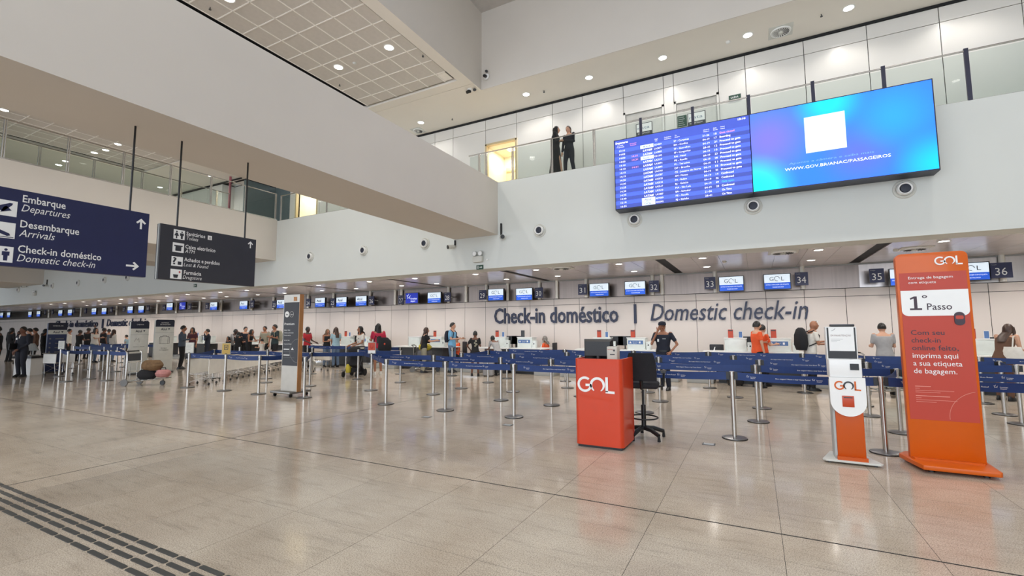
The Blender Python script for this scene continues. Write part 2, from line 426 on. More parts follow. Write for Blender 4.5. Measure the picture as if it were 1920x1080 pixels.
# lit rooms behind the two open doorways
for n, (x0, x1) in enumerate(((-8.39, -7.12), (-18.72, -17.25))):
    t = struct(MB().box(x0-.05, x0, YU-.03, YU+1.4, ZT, ZD).box(x1, x1+.05, YU-.03, YU+1.4, ZT, ZD).box(x0-.05, x1+.05, YU+1.4, YU+1.5, ZT, ZD+.05).box(x0-.05, x1+.05, YU+.21, YU+1.5, ZD, ZD+.05).build('wall_doorway', mat('cream_room', (240, 230, 208), .6), None, smooth=False))
    fr = struct(MB().box(x0-.01, x0+.05, YU-.04, YU+.1, ZT, ZD).box(x1-.05, x1+.01, YU-.04, YU+.1, ZT, ZD).box(x0-.01, x1+.01, YU-.04, YU+.1, ZD-.05, ZD+.02).build('door_%d' % (n+1), mat('pale_wood', (196, 178, 140), .5, var=.1, scale=20, stretch=(6, 6, .5)), None, smooth=False))
    bx('inner_door', mat('inner_door', (222, 200, 158), .5), x0+.12, x0+.72, YU+1.33, YU+1.4, ZT, ZT+1.75, fr)
    bx('door_head', mat('inner_door_dark', (180, 158, 118), .5), x0+.14, x0+.7, YU+1.31, YU+1.34, ZT+1.55, ZT+1.62, fr)
    bx('lamp', soft_lamp, x0+.5, x1-.5, YU+.7, YU+.9, ZD-.03, ZD-.005, fr)
    l = area('doorway_lamp', ((x0+x1)/2, YU+.8, ZD-.06), (0, 0, 0), .5, .5, 30, (1, .93, .82))
# cut the upper back wall open behind the doorways: rebuild it as piers
bpy.data.objects.remove(bpy.data.objects['wall_upper'].children[0]) if False else None
me = upw.data; me.clear_geometry(); b = MB()
for a, c in ((-19.15, -18.72), (-17.25, -8.39), (-7.12, 12)): b.box(a, c, YU+.012, YU+.2, ZT-.02, ZC-.02)
for a, c in ((-18.72, -17.25), (-8.39, -7.12)): b.box(a, c, YU+.012, YU+.2, ZD, ZC-.02)
me.from_pydata(b.v, [], b.f); me.update()
# two closed doors with shop notices
def closed_door(n, x0, x1, tx0, tx1, green):
    d = struct(MB().box(x0, x0+.06, YU-.06, YU, ZT, ZD+.03).box(x1-.06, x1, YU-.06, YU, ZT, ZD+.03).box(x0, x1, YU-.06, YU, ZD-.04, ZD+.03).build('door_%d' % n, upanel_m, None, smooth=False))
    bx('door_leaf', mat('door_leaf', (206, 204, 198), .4), x0+.07, x1-.07, YU-.02, YU+.01, ZT, ZD-.26, d)
    bx('transom', mat('transom', (184, 182, 176), .4), x0+.07, x1-.07, YU-.02, YU+.0, ZD-.25, ZD-.05, d)
    MB().cyl((x1-.16, YU-.07, ZT+1.0), (x1-.16, YU-.07, ZT+1.25), .012, n=8).build('handle', chrome, d)
    nt_ = root('door_notice', (tx0, YU-.03, ZT+1.45), 0, 'framed shop notice on the %s upstairs door' % ('left' if n == 3 else 'right'), 'notice')
    bx('frame', dkgrey, -.02, tx1-tx0+.02, 0, .01, -.02, .36, nt_); bx('sheet', white, 0, tx1-tx0, -.004, 0, .09, .34, nt_)
    Lettering().put('nata', (.03, -.006, .17), RX, .09, width=(tx1-tx0)*.8).build('wordmark', mat('notice_blue', (112, 132, 150), .5), nt_)
    Lettering().put('ADMINISTRAÇÃO', (.03, -.002, .02), RX, .04, width=(tx1-tx0)*.8).build('caption', white_t, nt_)
    if green:
        g_ = root('green_notice', (x0+.08, YU-.03, ZT+1.45), 0, 'green notice sheet on the right upstairs door', 'notice')
        bx('sheet', signgreen, 0, .26, 0, .01, 0, .34, g_)
        for k in range(5): bx('printed_line', ltgrey, .02, .2-.02*(k % 3), -.003, 0, .04+.06*k, .055+.06*k, g_)
closed_door(3, -3.34, -2.12, -2.95, -2.5, False); closed_door(4, -1.83, -.61, -1.45, -1.0, True)
# left end of the upper storey: teal recess, white walls, pink pillar
struct(MB().box(-22.55, -22.4, 13.85, 15.6, ZT, ZC-.1).box(-22.4, -19.1, 15.5, 15.6, ZT, ZC-.1).box(-19.2, -19.1, 14.2, 15.6, ZT, ZC-.1).build('wall_recess', teal_dark, None, smooth=False))
wl = struct(MB().box(-72, -24.2, 13.75, 14.5, ZT, ZC-.05).box(-24.2, -22.55, 14.38, 14.5, ZT, ZC-.05).build('wall_upper_left', grout_m, None, smooth=False))
for k in range(10): bx('wall_panel', upanel_m, -24.2-1.3*(k+1)+.008, -24.2-1.3*k-.008 if k else -24.2, 13.735, 13.76, ZT, ZC-.1, wl)
for k in range(3): bx('wall_panel', upanel_m, -24.2+.55*k+.005, -24.2+.55*(k+1)-.005, 14.36, 14.385, ZT, ZC-.1, wl)
bx('wall_panel', upanel_m, -24.205, -24.18, 13.76, 14.36, ZT, ZC-.1, wl)
struct(MB().box(-72, -22.55, 13.70, 13.74, ZC-.07, ZC).box(-22.4, -22.36, 13.85, 15.5, ZC-.1, ZC).build('trim_5', gap_m, None, smooth=False))
pp_ = root('pillar', (-22.95, 13.4, ZT-.0), 0, 'slim dusty pink round pillar beside the teal recess upstairs', 'pillar')
MB().cyl((0, 0, .06), (0, 0, ZC-ZT), .055, n=12).build('shaft', mat('pink_paint', (170, 96, 108), .5), pp_); MB().cyl((0, 0, 0), (0, 0, .06), .09, n=12).build('foot', ltgrey, pp_)
# ceilings
GX0, GX1, GY1 = -11.7, -7.83, 11.3
struct(bx('ceiling_walkway', soffit_m, -7.47, 12, 12.19, YU, ZC, ZC+.25))
cl = struct(MB().box(GX1, -7.47, -12, GY1+.04, ZC, ZC+.25).box(-18.0, -7.47, GY1+.04, 11.7, ZC, ZC+.25).box(-18.0, -7.47, 11.715, YU, ZC, ZC+.25).box(-18, -11.95, -12, GY1+.04, ZC, ZC+.25)
            .box(-72, -18, 11.03, 14.6, ZC, ZC+.25).box(-72, -26.0, -12, 11.03, ZC, ZC+.25).box(-22.6, -18, 14.6, 16, ZC-.02, ZC+.2).build('ceiling_upper', soffit_m, None, smooth=False))
struct(bx('trim_6', gap_m, -11.96, GX1, -12, GY1+.06, ZC+.12, ZC+.2)); struct(bx('trim_7', gap_m, -26.0, -18, -12, 11.03, ZC+.12, ZC+.2))
struct(bx('trim_8', mat('slot_blue_black', (34, 40, 50), .3), -11.95, -11.72, -12, GY1, ZC+.02, ZC+.06))
def ceiling_grid(name, x1, y1, nx, ny, yb):
    g = MB(); T = .655
    x0 = x1-nx*T; y0 = y1-ny*T
    gr = struct(bx('ceiling_'+name, tbar_c, x0, x1+.3, y0, yb, ZC+.065, ZC+.09))
    me_ = MB().box(.014, T-.014, .014, T-.014, 0, .02).mesh('ceiling_tile', tile_c); me2 = MB().box(.014, yb*0+.36, .014, T-.014, 0, .02).mesh('ceiling_tile', tile_c)
    for i in range(nx):
        for j in range(ny): link('ceiling_tile', me_, gr, (x0+i*T, y0+j*T, ZC+.046))
    for j in range(ny): link('ceiling_tile', me2, gr, (x1, y0+j*T, ZC+.046))
    me3 = MB().box(.014, T-.014, .014, max(.1, yb-y1-.03), 0, .02).mesh('ceiling_tile', tile_c)
    for i in range(nx): link('ceiling_tile', me3, gr, (x0+i*T, y1, ZC+.046))
    for i in range(nx+1): bx('ceiling_bar', tbar_c, x0+i*T-.014, x0+i*T+.014, y0, yb, ZC+.036, ZC+.064, gr)
    for j in range(ny+1): bx('ceiling_bar', tbar_c, x0, x1+.36, y0+j*T-.014, y0+j*T+.014, ZC+.036, ZC+.064, gr)
    return gr
ceiling_grid('grid', -8.25, 10.79, 5, 15, GY1-.02)
ceiling_grid('grid_left', -18.4, 10.65, 11, 13, 11.0)
struct(MB().box(-7.6, -7.47, -12, 12.19, ZC+.25, 11.93).box(-7.6, 12, 12.19, 12.32, ZC+.25, 11.93).build('wall_clerestory', plaster_w, None, smooth=False))
struct(bx('ceiling_high', mat('high_ceiling', (196, 192, 188), .8), -7.6, 12.5, -12.5, 12.4, 11.93, 12.1))
struct(MB().box(-7.49, -7.468, -12, 12.17, ZC+.001, ZC+.26).box(-7.468, 12, 12.17, 12.189, ZC+.001, ZC+.26).build('trim_9', plaster_w, None, smooth=False))
# beams crossing the hall
struct(bx('bridge_beam', plaster_w, -8.35, -6.77, -12, YF, 4.44, 6.08))
struct(MB().box(-19.5, -17.17, -12, YF, 4.42, 6.1).box(-23.2, -21.6, -12, YF, 4.42, 5.95).build('walkway_left', plaster_w, None, smooth=False))
struct(bx('beam_far_left', plaster_w, -46, -40.1, 2, YF, 4.6, ZC)); struct(bx('wall_left', plaster, -72.2, -72, -13, 17, 0, ZC)); struct(bx('floor_upper_left', plaster_w, -46, -21.6, -12, YF, 5.95, 6.1))
# hall behind the camera: glazed facade and right wall
fc = struct(bx('wall_facade', ltgrey, -72, 12.5, -12.9, -12.5, 0, .4))
for k in range(30): bx('mullion', ltgrey, -58+2.4*k, -57.9+2.4*k, -12.8, -12.6, .4, 11.9, fc)
for k in range(5): bx('transom', ltgrey, -72, 12.5, -12.79, -12.61, 2.2+2*k, 2.3+2*k, fc)
struct(bx('wall_right', plaster, 12, 12.2, -12.9, 17, 0, 12))
rw = struct(bx('ceiling_over_left', soffit_m, -72, -7.6, -12.6, -12, ZC, ZC+.3))

# ---- glass railings upstairs
def railing(name, label, a, b, posts, z0, darkfrom=None, double=False):
    """posts: distances along a->b; last one closes"""
    a = Vector(a); b = Vector(b); d = (b-a).normalized(); n = Vector((-d.y, d.x, 0))
    rt = root(name, a, math.atan2(d.y, d.x), label, 'railing')
    L_ = (b-a).length; hz = 1.08
    for i, p in enumerate(posts):
        dark = darkfrom is not None and p > darkfrom
        m = MB().box(p-.035, p+.035, -.02, .02, 0, hz+.05) if dark else MB().cyl((p-.022, 0, 0), (p-.022, 0, hz), .018, n=8).cyl((p+.022, 0, 0), (p+.022, 0, hz), .018, n=8)
        q = m.build('post', mat('post_dark', (62, 62, 76), .35, .6) if dark else steel, rt)
        MB().box(p-.04, p+.04, -.035, .035, -.0, .03).build('shoe', chrome, q)
    ps = sorted(list(posts)+[0, L_])
    for p, q in zip(ps[:-1], ps[1:]):
        if q-p > .25: bx('glass_pane', glass, p+.045, q-.045, -.006, .006, .04, hz-.05, rt)
    MB().cyl((0, 0, hz), (L_, 0, hz), .02, n=8).build('handrail', steel, rt)
    bx('base_rail', steel, 0, L_, -.02, .02, 0, .045, rt)
    return rt
X0 = -7.9
railing('glass_railing', 'glass railing with dark posts above the departures screen', (X0, YF+.12, ZT), (11.9, YF+.12, ZT), [x-X0 for x in (-7.51, -7.25, -6.31, -5.02, -3.74, -2.45, -1.15, .12, 1.42, 2.7, 4.03, 5.33, 6.63, 7.93, 9.2, 10.5)], ZT, darkfrom=4.9)
railing('glass_railing', 'glass railing between the left walkway corner and the bridge beam', (-17.17, YF+.12, ZT), (-8.5, YF+.12, ZT), [.03, 2.75, 5.5, 8.3], ZT)
railing('glass_railing', 'near glass railing with twin chrome posts along the left walkway edge', (-17.22, -1, 6.1), (-17.22, 11.95, 6.1), [1+t for t in (-.9, .4, 1.6, 2.9, 4.17, 5.45, 6.76, 8.07, 9.38, 10.66, 11.93)], 6.1)
railing('glass_railing', 'far glass railing behind the twin-post railing on the left walkway', (-18.85, -1, 6.1), (-18.85, 11.0, 6.1), [1+t for t in (1.6, 2.9, 4.1, 5.32, 6.62, 7.96, 9.2, 10.5)], 6.1)

# ================================================================== FIXED THINGS ON WALLS AND CEILINGS
# ---- recessed downlights
ring_me = MB().lathe([(.115, 0), (.115, -.012), (.095, -.014), (.09, 0)], n=20).mesh('ring', white)
disc_me = MB().lathe([(.09, -.006), (.088, -.009)], n=20).mesh('lamp', lamp_m)
for me in (ring_me, disc_me): me.polygons.foreach_set('use_smooth', [False]*len(me.polygons))
def downlight(x, y, z, label, group, power, k=1., col=(1, .955, .895), size=2.5):
    r = root('downlight', (x, y, z), 0, label, 'ceiling light', group); r.scale = (k, k, 1)
    link('ring', ring_me, r); link('lamp', disc_me, r)
    if power: spot('downlight_lamp', (x, y, z-.05), power, size=size, rad=.09*k, col=col)
fx = [8.5, 6.1, 3.69, 1.43, -1.14, -3.36, -5.97, -8.2, -10.78, -12.99, -15.8, -17.91, -20.57, -22.63, -25.43, -27.4, -30.2, -32.3, -35.0, -37.1, -39.8, -41.9]
bxs = [8.5, 6.1, 3.7, 1.45, -1.2, -3.37, -6.02, -8.06, -11.25, -13.07, -15.69, -17.9, -20.58, -22.68, -25.38, -27.54, -30.27, -32.4, -35.1, -37.2, -39.9, -42.0]
for i, (a, b) in enumerate(zip(fx, bxs)):
    far = 'from the right end'
    n = 23-1-i
    downlight(a, 13.0, ZB, 'glowing downlight in the front row under the low ceiling, %s %s' % (ORD[i], far), 'downlights of the front low-ceiling row', 80)
    downlight(b, 14.92, ZB, 'glowing downlight in the rear row over the check-in desks, %s %s' % (ORD[i], far), 'downlights of the rear low-ceiling row', 80)
for i, u in enumerate(((790, 230), (988, 178), (1105, 146), (1242, 107), (1402, 65), (1592, 12))):
    p = atz(*u, ZC); downlight(p.x, 13.1, ZC, 'bright downlight in the upstairs walkway soffit, %s from the left' % ORD[i], 'downlights over the upstairs walkway', 62, 1.15)
for i, x in enumerate((-12.8, -15.0, -17.1)): downlight(x, 13.1, ZC, 'added upstairs soffit downlight hidden behind the bridge beam, %s from the beam' % ORD[i], 'downlights over the upstairs walkway', 62, 1.15)  # added out of sight to brighten the dark wall panels
downlight(4.55, 13.1, ZC, 'bright downlight in the upstairs walkway soffit at the far right end', 'downlights over the upstairs walkway', 62, 1.15)
for (x, y, t) in ((-10.53, 5.9, 'at the top left edge of the tiled ceiling'), (-10.53, 9.12, 'lower left in the tiled ceiling'), (-8.55, 9.1, 'lower right in the tiled ceiling')):
    downlight(x, y, ZC+.046, 'round downlight '+t, 'downlights in the tiled ceiling', 165, 1.3)
downlight(-8.55, 5.9, ZC+.046, 'round downlight high in the tiled ceiling beside the white wall', 'downlights in the tiled ceiling', 165, 1.3)
for i, (u, v) in enumerate(((8, 206), (221, 270), (177, 286), (198, 281), (395, 330), (300, 351), (123, 302), (110, 309))):
    p = atz(u, v, ZC+.046 if i < 4 else ZC)
    if i in (6, 7): p.x += .0
    downlight(p.x, p.y, ZC+.044 if p.y < 11 and p.x > -25.9 else ZC, 'downlight in the left walkway ceiling, '+('nearest, at the left picture edge', 'brightest beside the blue sign rod', 'between two glass posts', 'small, just right of another lamp', 'flaring behind the middle chrome post', 'low behind the black sign rod', 'upper of two seen through the lower glass', 'lower of two seen through the lower glass')[i], 'downlights over the left walkway', 80, 1.2)
# unseen lamps added above the frame to brighten the hall floor
for i, x in enumerate((-4, 0, 4, 8)):
    for j, y in enumerate((-6, -1, 4, 9)): downlight(x, y, 11.93, 'unseen fill downlight in the high ceiling above the picture, %s across, %s deep' % (ORD[i], ORD[j]), 'unseen fill downlights in the high ceiling', (110, 90, 170, 400)[j], 1.5, size=1.5)
for i, x in enumerate((-14.3, -10.53)):
    for j, y in enumerate((-6, -1, 2.6, 6.2, 9.6)[:5 if i == 0 else 3]): downlight(x, y, ZC if x < -12 else ZC+.046, 'added hall ceiling downlight above the picture, %s column, %s deep' % (ORD[i], ORD[j]), 'added downlights of the tiled hall ceiling', 230, 1.3, size=1.8)  # added to lift the left floor, some hidden by the bridge
# lamps under the low parts of the hall, seen only as light on the floor
# ---- jet nozzles on the fascia
for i, (u, v) in enumerate(((1695, 351), (1412, 386), (1190, 411), (1012, 432), (797, 457), (682, 469.5), (582, 481), (240, 519), (197, 522), (148, 524.5), (100, 529), (36, 535.5))):
    p = aty(u, v, YF); p.z = 4.42
    where = ('under the right end of the video wall', 'under the joint of the two big screens', 'under the left end of the departures screen', 'right of the bridge beam', 'left of the bridge beam', 'second left of the bridge beam', 'third left of the bridge beam', 'just under the blue sign corner', 'under the blue sign, right one', 'under the blue sign, second from right', 'right of the far left beam', 'under the far left beam')[i]
    r = root('air_nozzle', (p.x, YF, p.z), 0, 'round white air nozzle '+where, 'air vent', 'jet nozzles along the fascia')
    MB().lathe([(.195, 0), (.195, -.02), (.175, -.035), (.15, -.02), (.135, 0)], n=28, axis='y').build('outer_ring', offw, r)
    MB().lathe([(.135, -.0), (.14, -.06), (.12, -.1), (.095, -.09), (.09, -.0)], n=24, axis='y').build('nozzle_ball', white, r)
    MB().lathe([(.09, -.06), (.088, -.085), (.05, -.09)], c=(.012, 0, 0), n=20, axis='y').build('throat', mat('nozzle_dark', (30, 34, 50), .5), r)
# ---- cameras and emergency lights
def cctv(u, v, y, label, h=.28, flip=1):
    p = aty(u, v, y-.12); r = root('security_camera', (p.x, y, p.z), 0, label, 'camera')
    MB().box(-.02, .02, -.05, 0, -.02, h).build('bracket', black, r, smooth=False)
    MB().cyl((flip*.02, -.06, -.06), (flip*.14, -.2, -.09), .06, .07, n=14).build('housing', offw, r); MB().cyl((flip*.135, -.195, -.089), (flip*.155, -.225, -.093), .062, n=14).build('lens', black, r)
cctv(937, 440, YF, 'white security camera on a black bracket at the bridge beam corner', .36); cctv(850, 458, YF, 'white security camera under the bridge beam', .14, -1)
cctv(84, 533, YF, 'small dark security camera at the far left beam corner', .3); cctv(47, 535, YF, 'small security camera under the far left beam', .1, -1)
p = aty(913, 145, 12.19); r = root('security_camera', (p.x, 12.17, p.z), 0, 'pale double-eyed security camera on the upper white wall by the inner corner', 'camera')
MB().lathe([(.1, 0), (.1, -.03), (.03, -.05)], n=16, axis='y').build('base', white, r); MB().cyl((0, -.05, 0), (0, -.15, -.03), .05, n=12).build('lens', black, r); MB().ell((.02, -.05, .17), (.05, .05, .04)).build('joint_head', dkgrey, r)
p = atz(882, 168, ZC); r = root('security_camera', (p.x, p.y, ZC), 0, 'pale security camera under the soffit at the inner corner', 'camera')
MB().lathe([(.1, 0), (.1, -.03), (.05, -.05)], n=16).build('base', white, r); MB().cyl((0, 0, -.05), (-.08, -.1, -.12), .05, n=12).build('lens', black, r); MB().ell((.16, 0, -.05), (.06, .05, .04)).build('joint_head', dkgrey, r)
def emergency(u, v, label, sign=True):
    p = aty(u, v, YF); r = root('emergency_light', (p.x, YF, p.z), 0, label, 'emergency light')
    bx('battery_box', offw, -.17, .17, -.12, 0, -.09, .1, r, bevel=.03)
    for s in (-1, 1):
        q = MB().lathe([(.02, 0), (.085, -.05), (.08, -.07)], c=(s*.1, -.04, .18), n=16, axis='y').build('lamp_head', ltgrey, r); MB().lathe([(.07, -.072), (.065, -.078)], c=(s*.1, -.04, .18), n=14, axis='y').build('lens', white, q)
    if sign:
        g = root('exit_sign', (p.x+.04, YF, p.z-.24), 0, 'small dark green escape sign with white arrow under '+('the twin lamps below the bridge beam' if u > 600 else 'the black hanging sign'), 'sign')
        bx('plate', signgreen, -.12, .12, -.02, 0, -.07, .07, g)
        m = MB().box(-.09, -.085, -.024, -.02, -.05, .05).box(-.04, -.035, -.024, -.02, -.05, .05).box(-.09, -.035, -.024, -.02, .045, .05).ell((-.062, -.022, .02), (.012, .003, .012), 8, 4).box(-.07, -.055, -.024, -.02, -.04, .008).box(-.005, .07, -.024, -.02, -.008, .008)
        m.add([(.05, -.024, .035), (.09, -.024, 0), (.05, -.024, -.035)], [(2, 1, 0)]); m.build('pictogram', white_t, g, smooth=False)
emergency(898, 487, 'white emergency light with two round lamps below the bridge beam'); emergency(366, 526, 'white emergency light seen under the black hanging sign'); emergency(67, 552, 'small emergency light on the far left fascia', False)
p = aty(914, 487, YF); q = root('wall_sensor', (p.x, YF, p.z), 0, 'tiny white sensor right of the emergency light', 'sensor'); MB().lathe([(.035, 0), (.03, -.03), (.01, -.04)], n=12, axis='y').build('cap', white, q)
# exit sign and diffusers upstairs
p = aty(1378, 183, YU-.03); r = root('exit_sign', (p.x, YU-.03, p.z), 0, 'small green exit sign beside the right upstairs door', 'sign'); bx('plate', signgreen, -.15, .15, -.03, 0, -.07, .07, r); bx('frame', ltgrey, -.16, .16, -.02, 0, -.08, .08, r)
Lettering().put('SAÍDA', (-.11, -.032, -.03), RX, .06, width=.2).build('word', white_t, r)
def diffuser(x, y, z, label, R_=.24, plate=True):
    r = root('air_diffuser', (x, y, z), 0, label, 'air vent')
    if plate: bx('plate', offw, -R_*1.15, R_*1.15, -R_*1.15, R_*1.15, -.012, 0, r)
    MB().lathe([(R_, -.01), (R_*.96, -.04), (R_*.7, -.03)], n=28).build('rim', white, r)
    m = MB()
    for k in range(20):
        a = 2*PI*k/20; c, s = math.cos(a), math.sin(a); m.add([(c*R_*.25, s*R_*.25, -.045), (c*R_*.8-s*.01, s*R_*.8+c*.01, -.05), (c*R_*.8+s*.012, s*R_*.8-c*.012, -.04), (c*R_*.25, s*R_*.25, -.04)], [(0, 1, 2, 3), (3, 2, 1, 0)])
    m.build('swirl_vanes', dkgrey, r, smooth=False); MB().lathe([(R_*.25, -.03), (R_*.2, -.06), (.02, -.065)], n=14).build('hub', offw, r)
diffuser(.95, 13.33, ZC, 'round swirl air diffuser in the upstairs soffit'); diffuser(-11.2, 13.6, ZC, 'round air diffuser near the leftmost upstairs soffit lamp', .2)
for i, (u, v) in enumerate(((1475, 455), (1418, 483), (1040, 498), (598, 542))):
    p = atz(u, v, ZB)
    if i in (1, 3): continue
    diffuser(p.x, max(12.95, min(p.y, 15.8)), ZB, 'ceiling diffuser in the low metal ceiling '+('right of the tall lettering', '', 'above the two screens left of the lettering', '')[i], .28)
p = atz(1732, 457, ZB); diffuser(p.x, 13.9, ZB, 'wide square-framed swirl diffuser above the orange totem', .26)
for i, (u, v) in enumerate(((1365, 78), (665, 118), (1365, 505), (1680, 468))):
    z = (ZC, ZC+.046, ZB, ZB)[i]; p = atz(u, v, z); r = root('smoke_detector', (p.x, p.y if i != 2 else 14.0, z), 0, 'small smoke detector '+('in the upstairs soffit beside the diffuser', 'in the tiled ceiling between the lamps', 'in the low ceiling over the tall lettering', 'in the low ceiling left of the orange totem')[i], 'detector')
    MB().lathe([(.06, 0), (.058, -.02), (.035, -.045), (.01, -.05)], n=14).build('cap', offw if i else white, r)
for i, (u, v) in enumerate(((793, 103), (394, 14), (637, 158), (848, 222), (1020, 170), (1540, 27))):
    z = (ZC+.046, ZC+.046, ZC+.046, ZC, ZC, ZC)[i]; p = atz(u, v, z); r = root('sprinkler', (p.x, p.y, z), 0, 'tiny sprinkler head '+('near the right edge of the tiled ceiling', 'high in the tiled ceiling', 'low in the tiled ceiling', 'in the soffit left of the bright lamps', 'in the soffit above the two women upstairs', 'in the soffit at the upper right')[i], 'sprinkler')
    MB().cyl((0, 0, 0), (0, 0, -.05), .012, n=8).cyl((0, 0, -.05), (0, 0, -.06), .03, n=10).build('head', dkgrey, r)
# ---- big screens on the fascia
def star_logo(m, o, r, s, up=(0, 0, 1)):
    o = Vector(o); r = Vector(r); up = Vector(up); out = []; fs = []
    for k in range(10):
        a0 = PI/2+2*PI*k/10; R_ = s if k % 2 == 0 else s*.45; out.append(o+r*(R_*math.cos(a0))+up*(R_*math.sin(a0)))
    n = len(out); out2 = []
    for k in range(10):
        a0 = PI/2+2*PI*k/10; R_ = (s if k % 2 == 0 else s*.45)*.68; out2.append(o+r*(R_*math.cos(a0))+up*(R_*math.sin(a0)))
    m.add(out+out2, [(k, (k+1) % 10, 10+(k+1) % 10, 10+k) for k in range(8)])
YL = 11.6; LX0, LXM, LX1, LZ0, LZ1 = -3.03, .11, 3.32, 4.66, 6.47
brd = root('departures_screen', (LX0, YL, LZ0), 0, 'large blue departures screen listing flights, fixed to the white fascia', 'screen')
W1 = LXM-LX0; Hh = LZ1-LZ0
bx('casing', dknavy, -.02, W1-.005, 0, YF-YL-.015, -.03, Hh+.02, brd)
bx('header', board_hd, 0, W1-.01, -.006, 0, Hh*.865, Hh, brd)
rows = [('13:10', '', 'Azul', 'AD4069', 'SP - Campinas', '21-26', '18', 'Gate closed'), ('14:00', '', 'LATAM', 'LA3871', 'BH - Confins', '04-19', '17', 'Boarding'),
        ('14:00', '14:35', 'LATAM', 'LA3885', 'SP - Guarulhos', '04-19', '21', 'Proceed to gate'), ('14:05', '14:31', 'GOL', 'G31392', 'SP - Congonhas', '28-41', '12', 'Proceed to gate'),
        ('14:10', '', 'LATAM', 'LA3519', 'RN - Natal', '04-19', '10', 'Proceed to gate'), ('14:10', '14:21', 'LATAM', 'LA3891', 'PE - Recife', '04-19', '23', 'Proceed to gate'),
        ('14:15', '', 'LATAM', 'LA3893', 'PI - Teresina', '04-19', '08', 'Proceed to gate'), ('14:15', '', 'LATAM', 'LA3761', 'DF - Brasília', '04-19', '11', 'Proceed to gate'),
        ('14:20', '', 'LATAM', 'LA4787', 'CE - Juazeiro do Norte', '04-19', '18', 'Proceed to gate'), ('14:20', '', 'LATAM', 'LA3525', 'AM - Manaus', '04-19', '26', 'Proceed to gate'),
        ('14:25', '', 'LATAM', 'LA3534', 'PA - Belém', '04-19', '14', 'Confirmed'), ('14:30', '', 'LATAM', 'LA3517', 'RJ - Galeão', '04-19', '06', 'Confirmed'),
        ('14:35', '', 'LATAM', 'LA3510', 'MA - São Luís', '04-19', '09', 'Gate open'), ('14:40', '', 'LATAM', 'LA3487', 'BA - Salvador', '04-19', '28', 'Confirmed'),
        ('15:10', '', 'Azul', 'AD9009', 'PE - Recife', '21-26', '', 'On Time'), ('16:35', '', 'GOL', 'G32095', 'RJ - Galeão', '28-41', '', 'On Time')]
rh = Hh*.865/16; cols = {k: Lettering() for k in 'wpc'}; logo_bg = MB(); logo_tx = Lettering(); logo_w = Lettering(); gol_bg = MB()
for i, rw_ in enumerate(rows):
    z0 = Hh*.865-(i+1)*rh
    bx('row_stripe', board_a if i % 2 == 0 else board_b, 0, W1-.01, -.006, 0, z0, z0+rh, brd)
    zb = z0+rh*.27; ch = rh*.46
    cols['w'].put(rw_[0], (.12, -.008, zb), RX, ch, width=.15)
    if rw_[1]: cols['p'].put(rw_[1], (.44, -.008, zb), RX, ch, width=.15)
    if rw_[2] == 'LATAM': logo_w.put('LATAM', (.72, -.008, zb-.005), RX, ch*1.1, width=.22, bold=.02, italic=True)
    else: bx('airline_tag', screen_w, .66, .985, -.008, -.006, z0+.004, z0+rh-.002, brd); logo_tx.put('Azul' if rw_[2] == 'Azul' else 'GOL', (.72, -.01, zb-.003), RX, ch*1.1, width=.17)
    cols['w'].put(rw_[3], (1.0, -.008, zb), RX, ch*.95, width=.18); cols['w'].put(rw_[4], (1.47, -.008, zb), RX, ch*.95, width=.027*len(rw_[4]))
    cols['w'].put(rw_[5], (2.13, -.008, zb), RX, ch, width=.15)
    if rw_[6]: cols['w'].put(rw_[6], (2.38, -.008, zb), RX, ch, width=.06)
    cols['p' if i == 0 else ('c' if i == 12 else 'w')].put(rw_[7], (2.5, -.008, zb), RX, ch, width=.029*len(rw_[7]), bold=.012)
cols['w'].put('Departures', (.03, -.008, Hh-.1), RX, .05, width=.32, bold=.03).put('Scheduled', (.07, -.008, Hh-.16), RX, .028, width=.15).put('Programado', (.06, -.008, Hh-.205), RX, .028, width=.19)
cols['p'].put('Estimated', (.4, -.008, Hh-.16), RX, .028, width=.16).put('Estimado', (.41, -.008, Hh-.205), RX, .028, width=.15)
for t, t2, x in (('Flight', 'Voo', 1.02), ('Codeshare', 'Codeshare', 1.25), ('To', 'Destino', 1.5), ('Check-in', 'Check-in', 2.15), ('Gate', 'Portão', 2.37), ('Status', 'Status', 2.53)):
    cols['w'].put(t, (x, -.008, Hh-.165), RX, .026).put(t2, (x, -.008, Hh-.21), RX, .026)
cols['w'].put('13:10', (2.9, -.008, Hh-.075), RX, .04, width=.16, bold=.03)
cols['w'].build('flight_text', board_w, brd); cols['p'].build('delay_text', board_p, brd); cols['c'].build('gate_open_text', board_c, brd)
logo_tx.build('airline_tag_text', mat('tag_text', (60, 60, 110), .5, emit=.2), brd); logo_w.build('airline_text', board_w, brd)
vid = root('video_screen', (LXM, YL, LZ0), 0, 'large glowing blue and cyan advertising screen right of the departures list', 'screen')
W2 = LX1-LXM
bx('casing', dknavy, .005, W2+.02, 0, YF-YL-.015, -.03, Hh+.02, vid); bx('picture', grad_m, .01, W2, -.006, 0, 0, Hh, vid)
bx('white_square', screen_w, 1.05, 1.78, -.009, -.006, .7, 1.5, vid)
Lettering().put('Aponte a câmera e saiba mais', (.72, -.009, .5), RX, .045, width=1.5, italic=True).build('caption', mat('caption_blue', (110, 160, 240), .5, emit=.8), vid)
Lettering().put('WWW.GOV.BR/ANAC/PASSAGEIROS', (.64, -.009, .37), RX, .062, width=1.85, bold=.0).build('web_address', board_w, vid)

TENS = {2: 'twenty', 3: 'thirty'}
def word(n): return ORDN[n] if n < 20 else (TENS[n//10]+('-'+ORDN[n % 10] if n % 10 else ''))
ORDN = ['zero', 'one', 'two', 'three', 'four', 'five', 'six', 'seven', 'eight', 'nine', 'ten', 'eleven', 'twelve', 'thirteen', 'fourteen', 'fifteen', 'sixteen', 'seventeen', 'eighteen', 'nineteen']
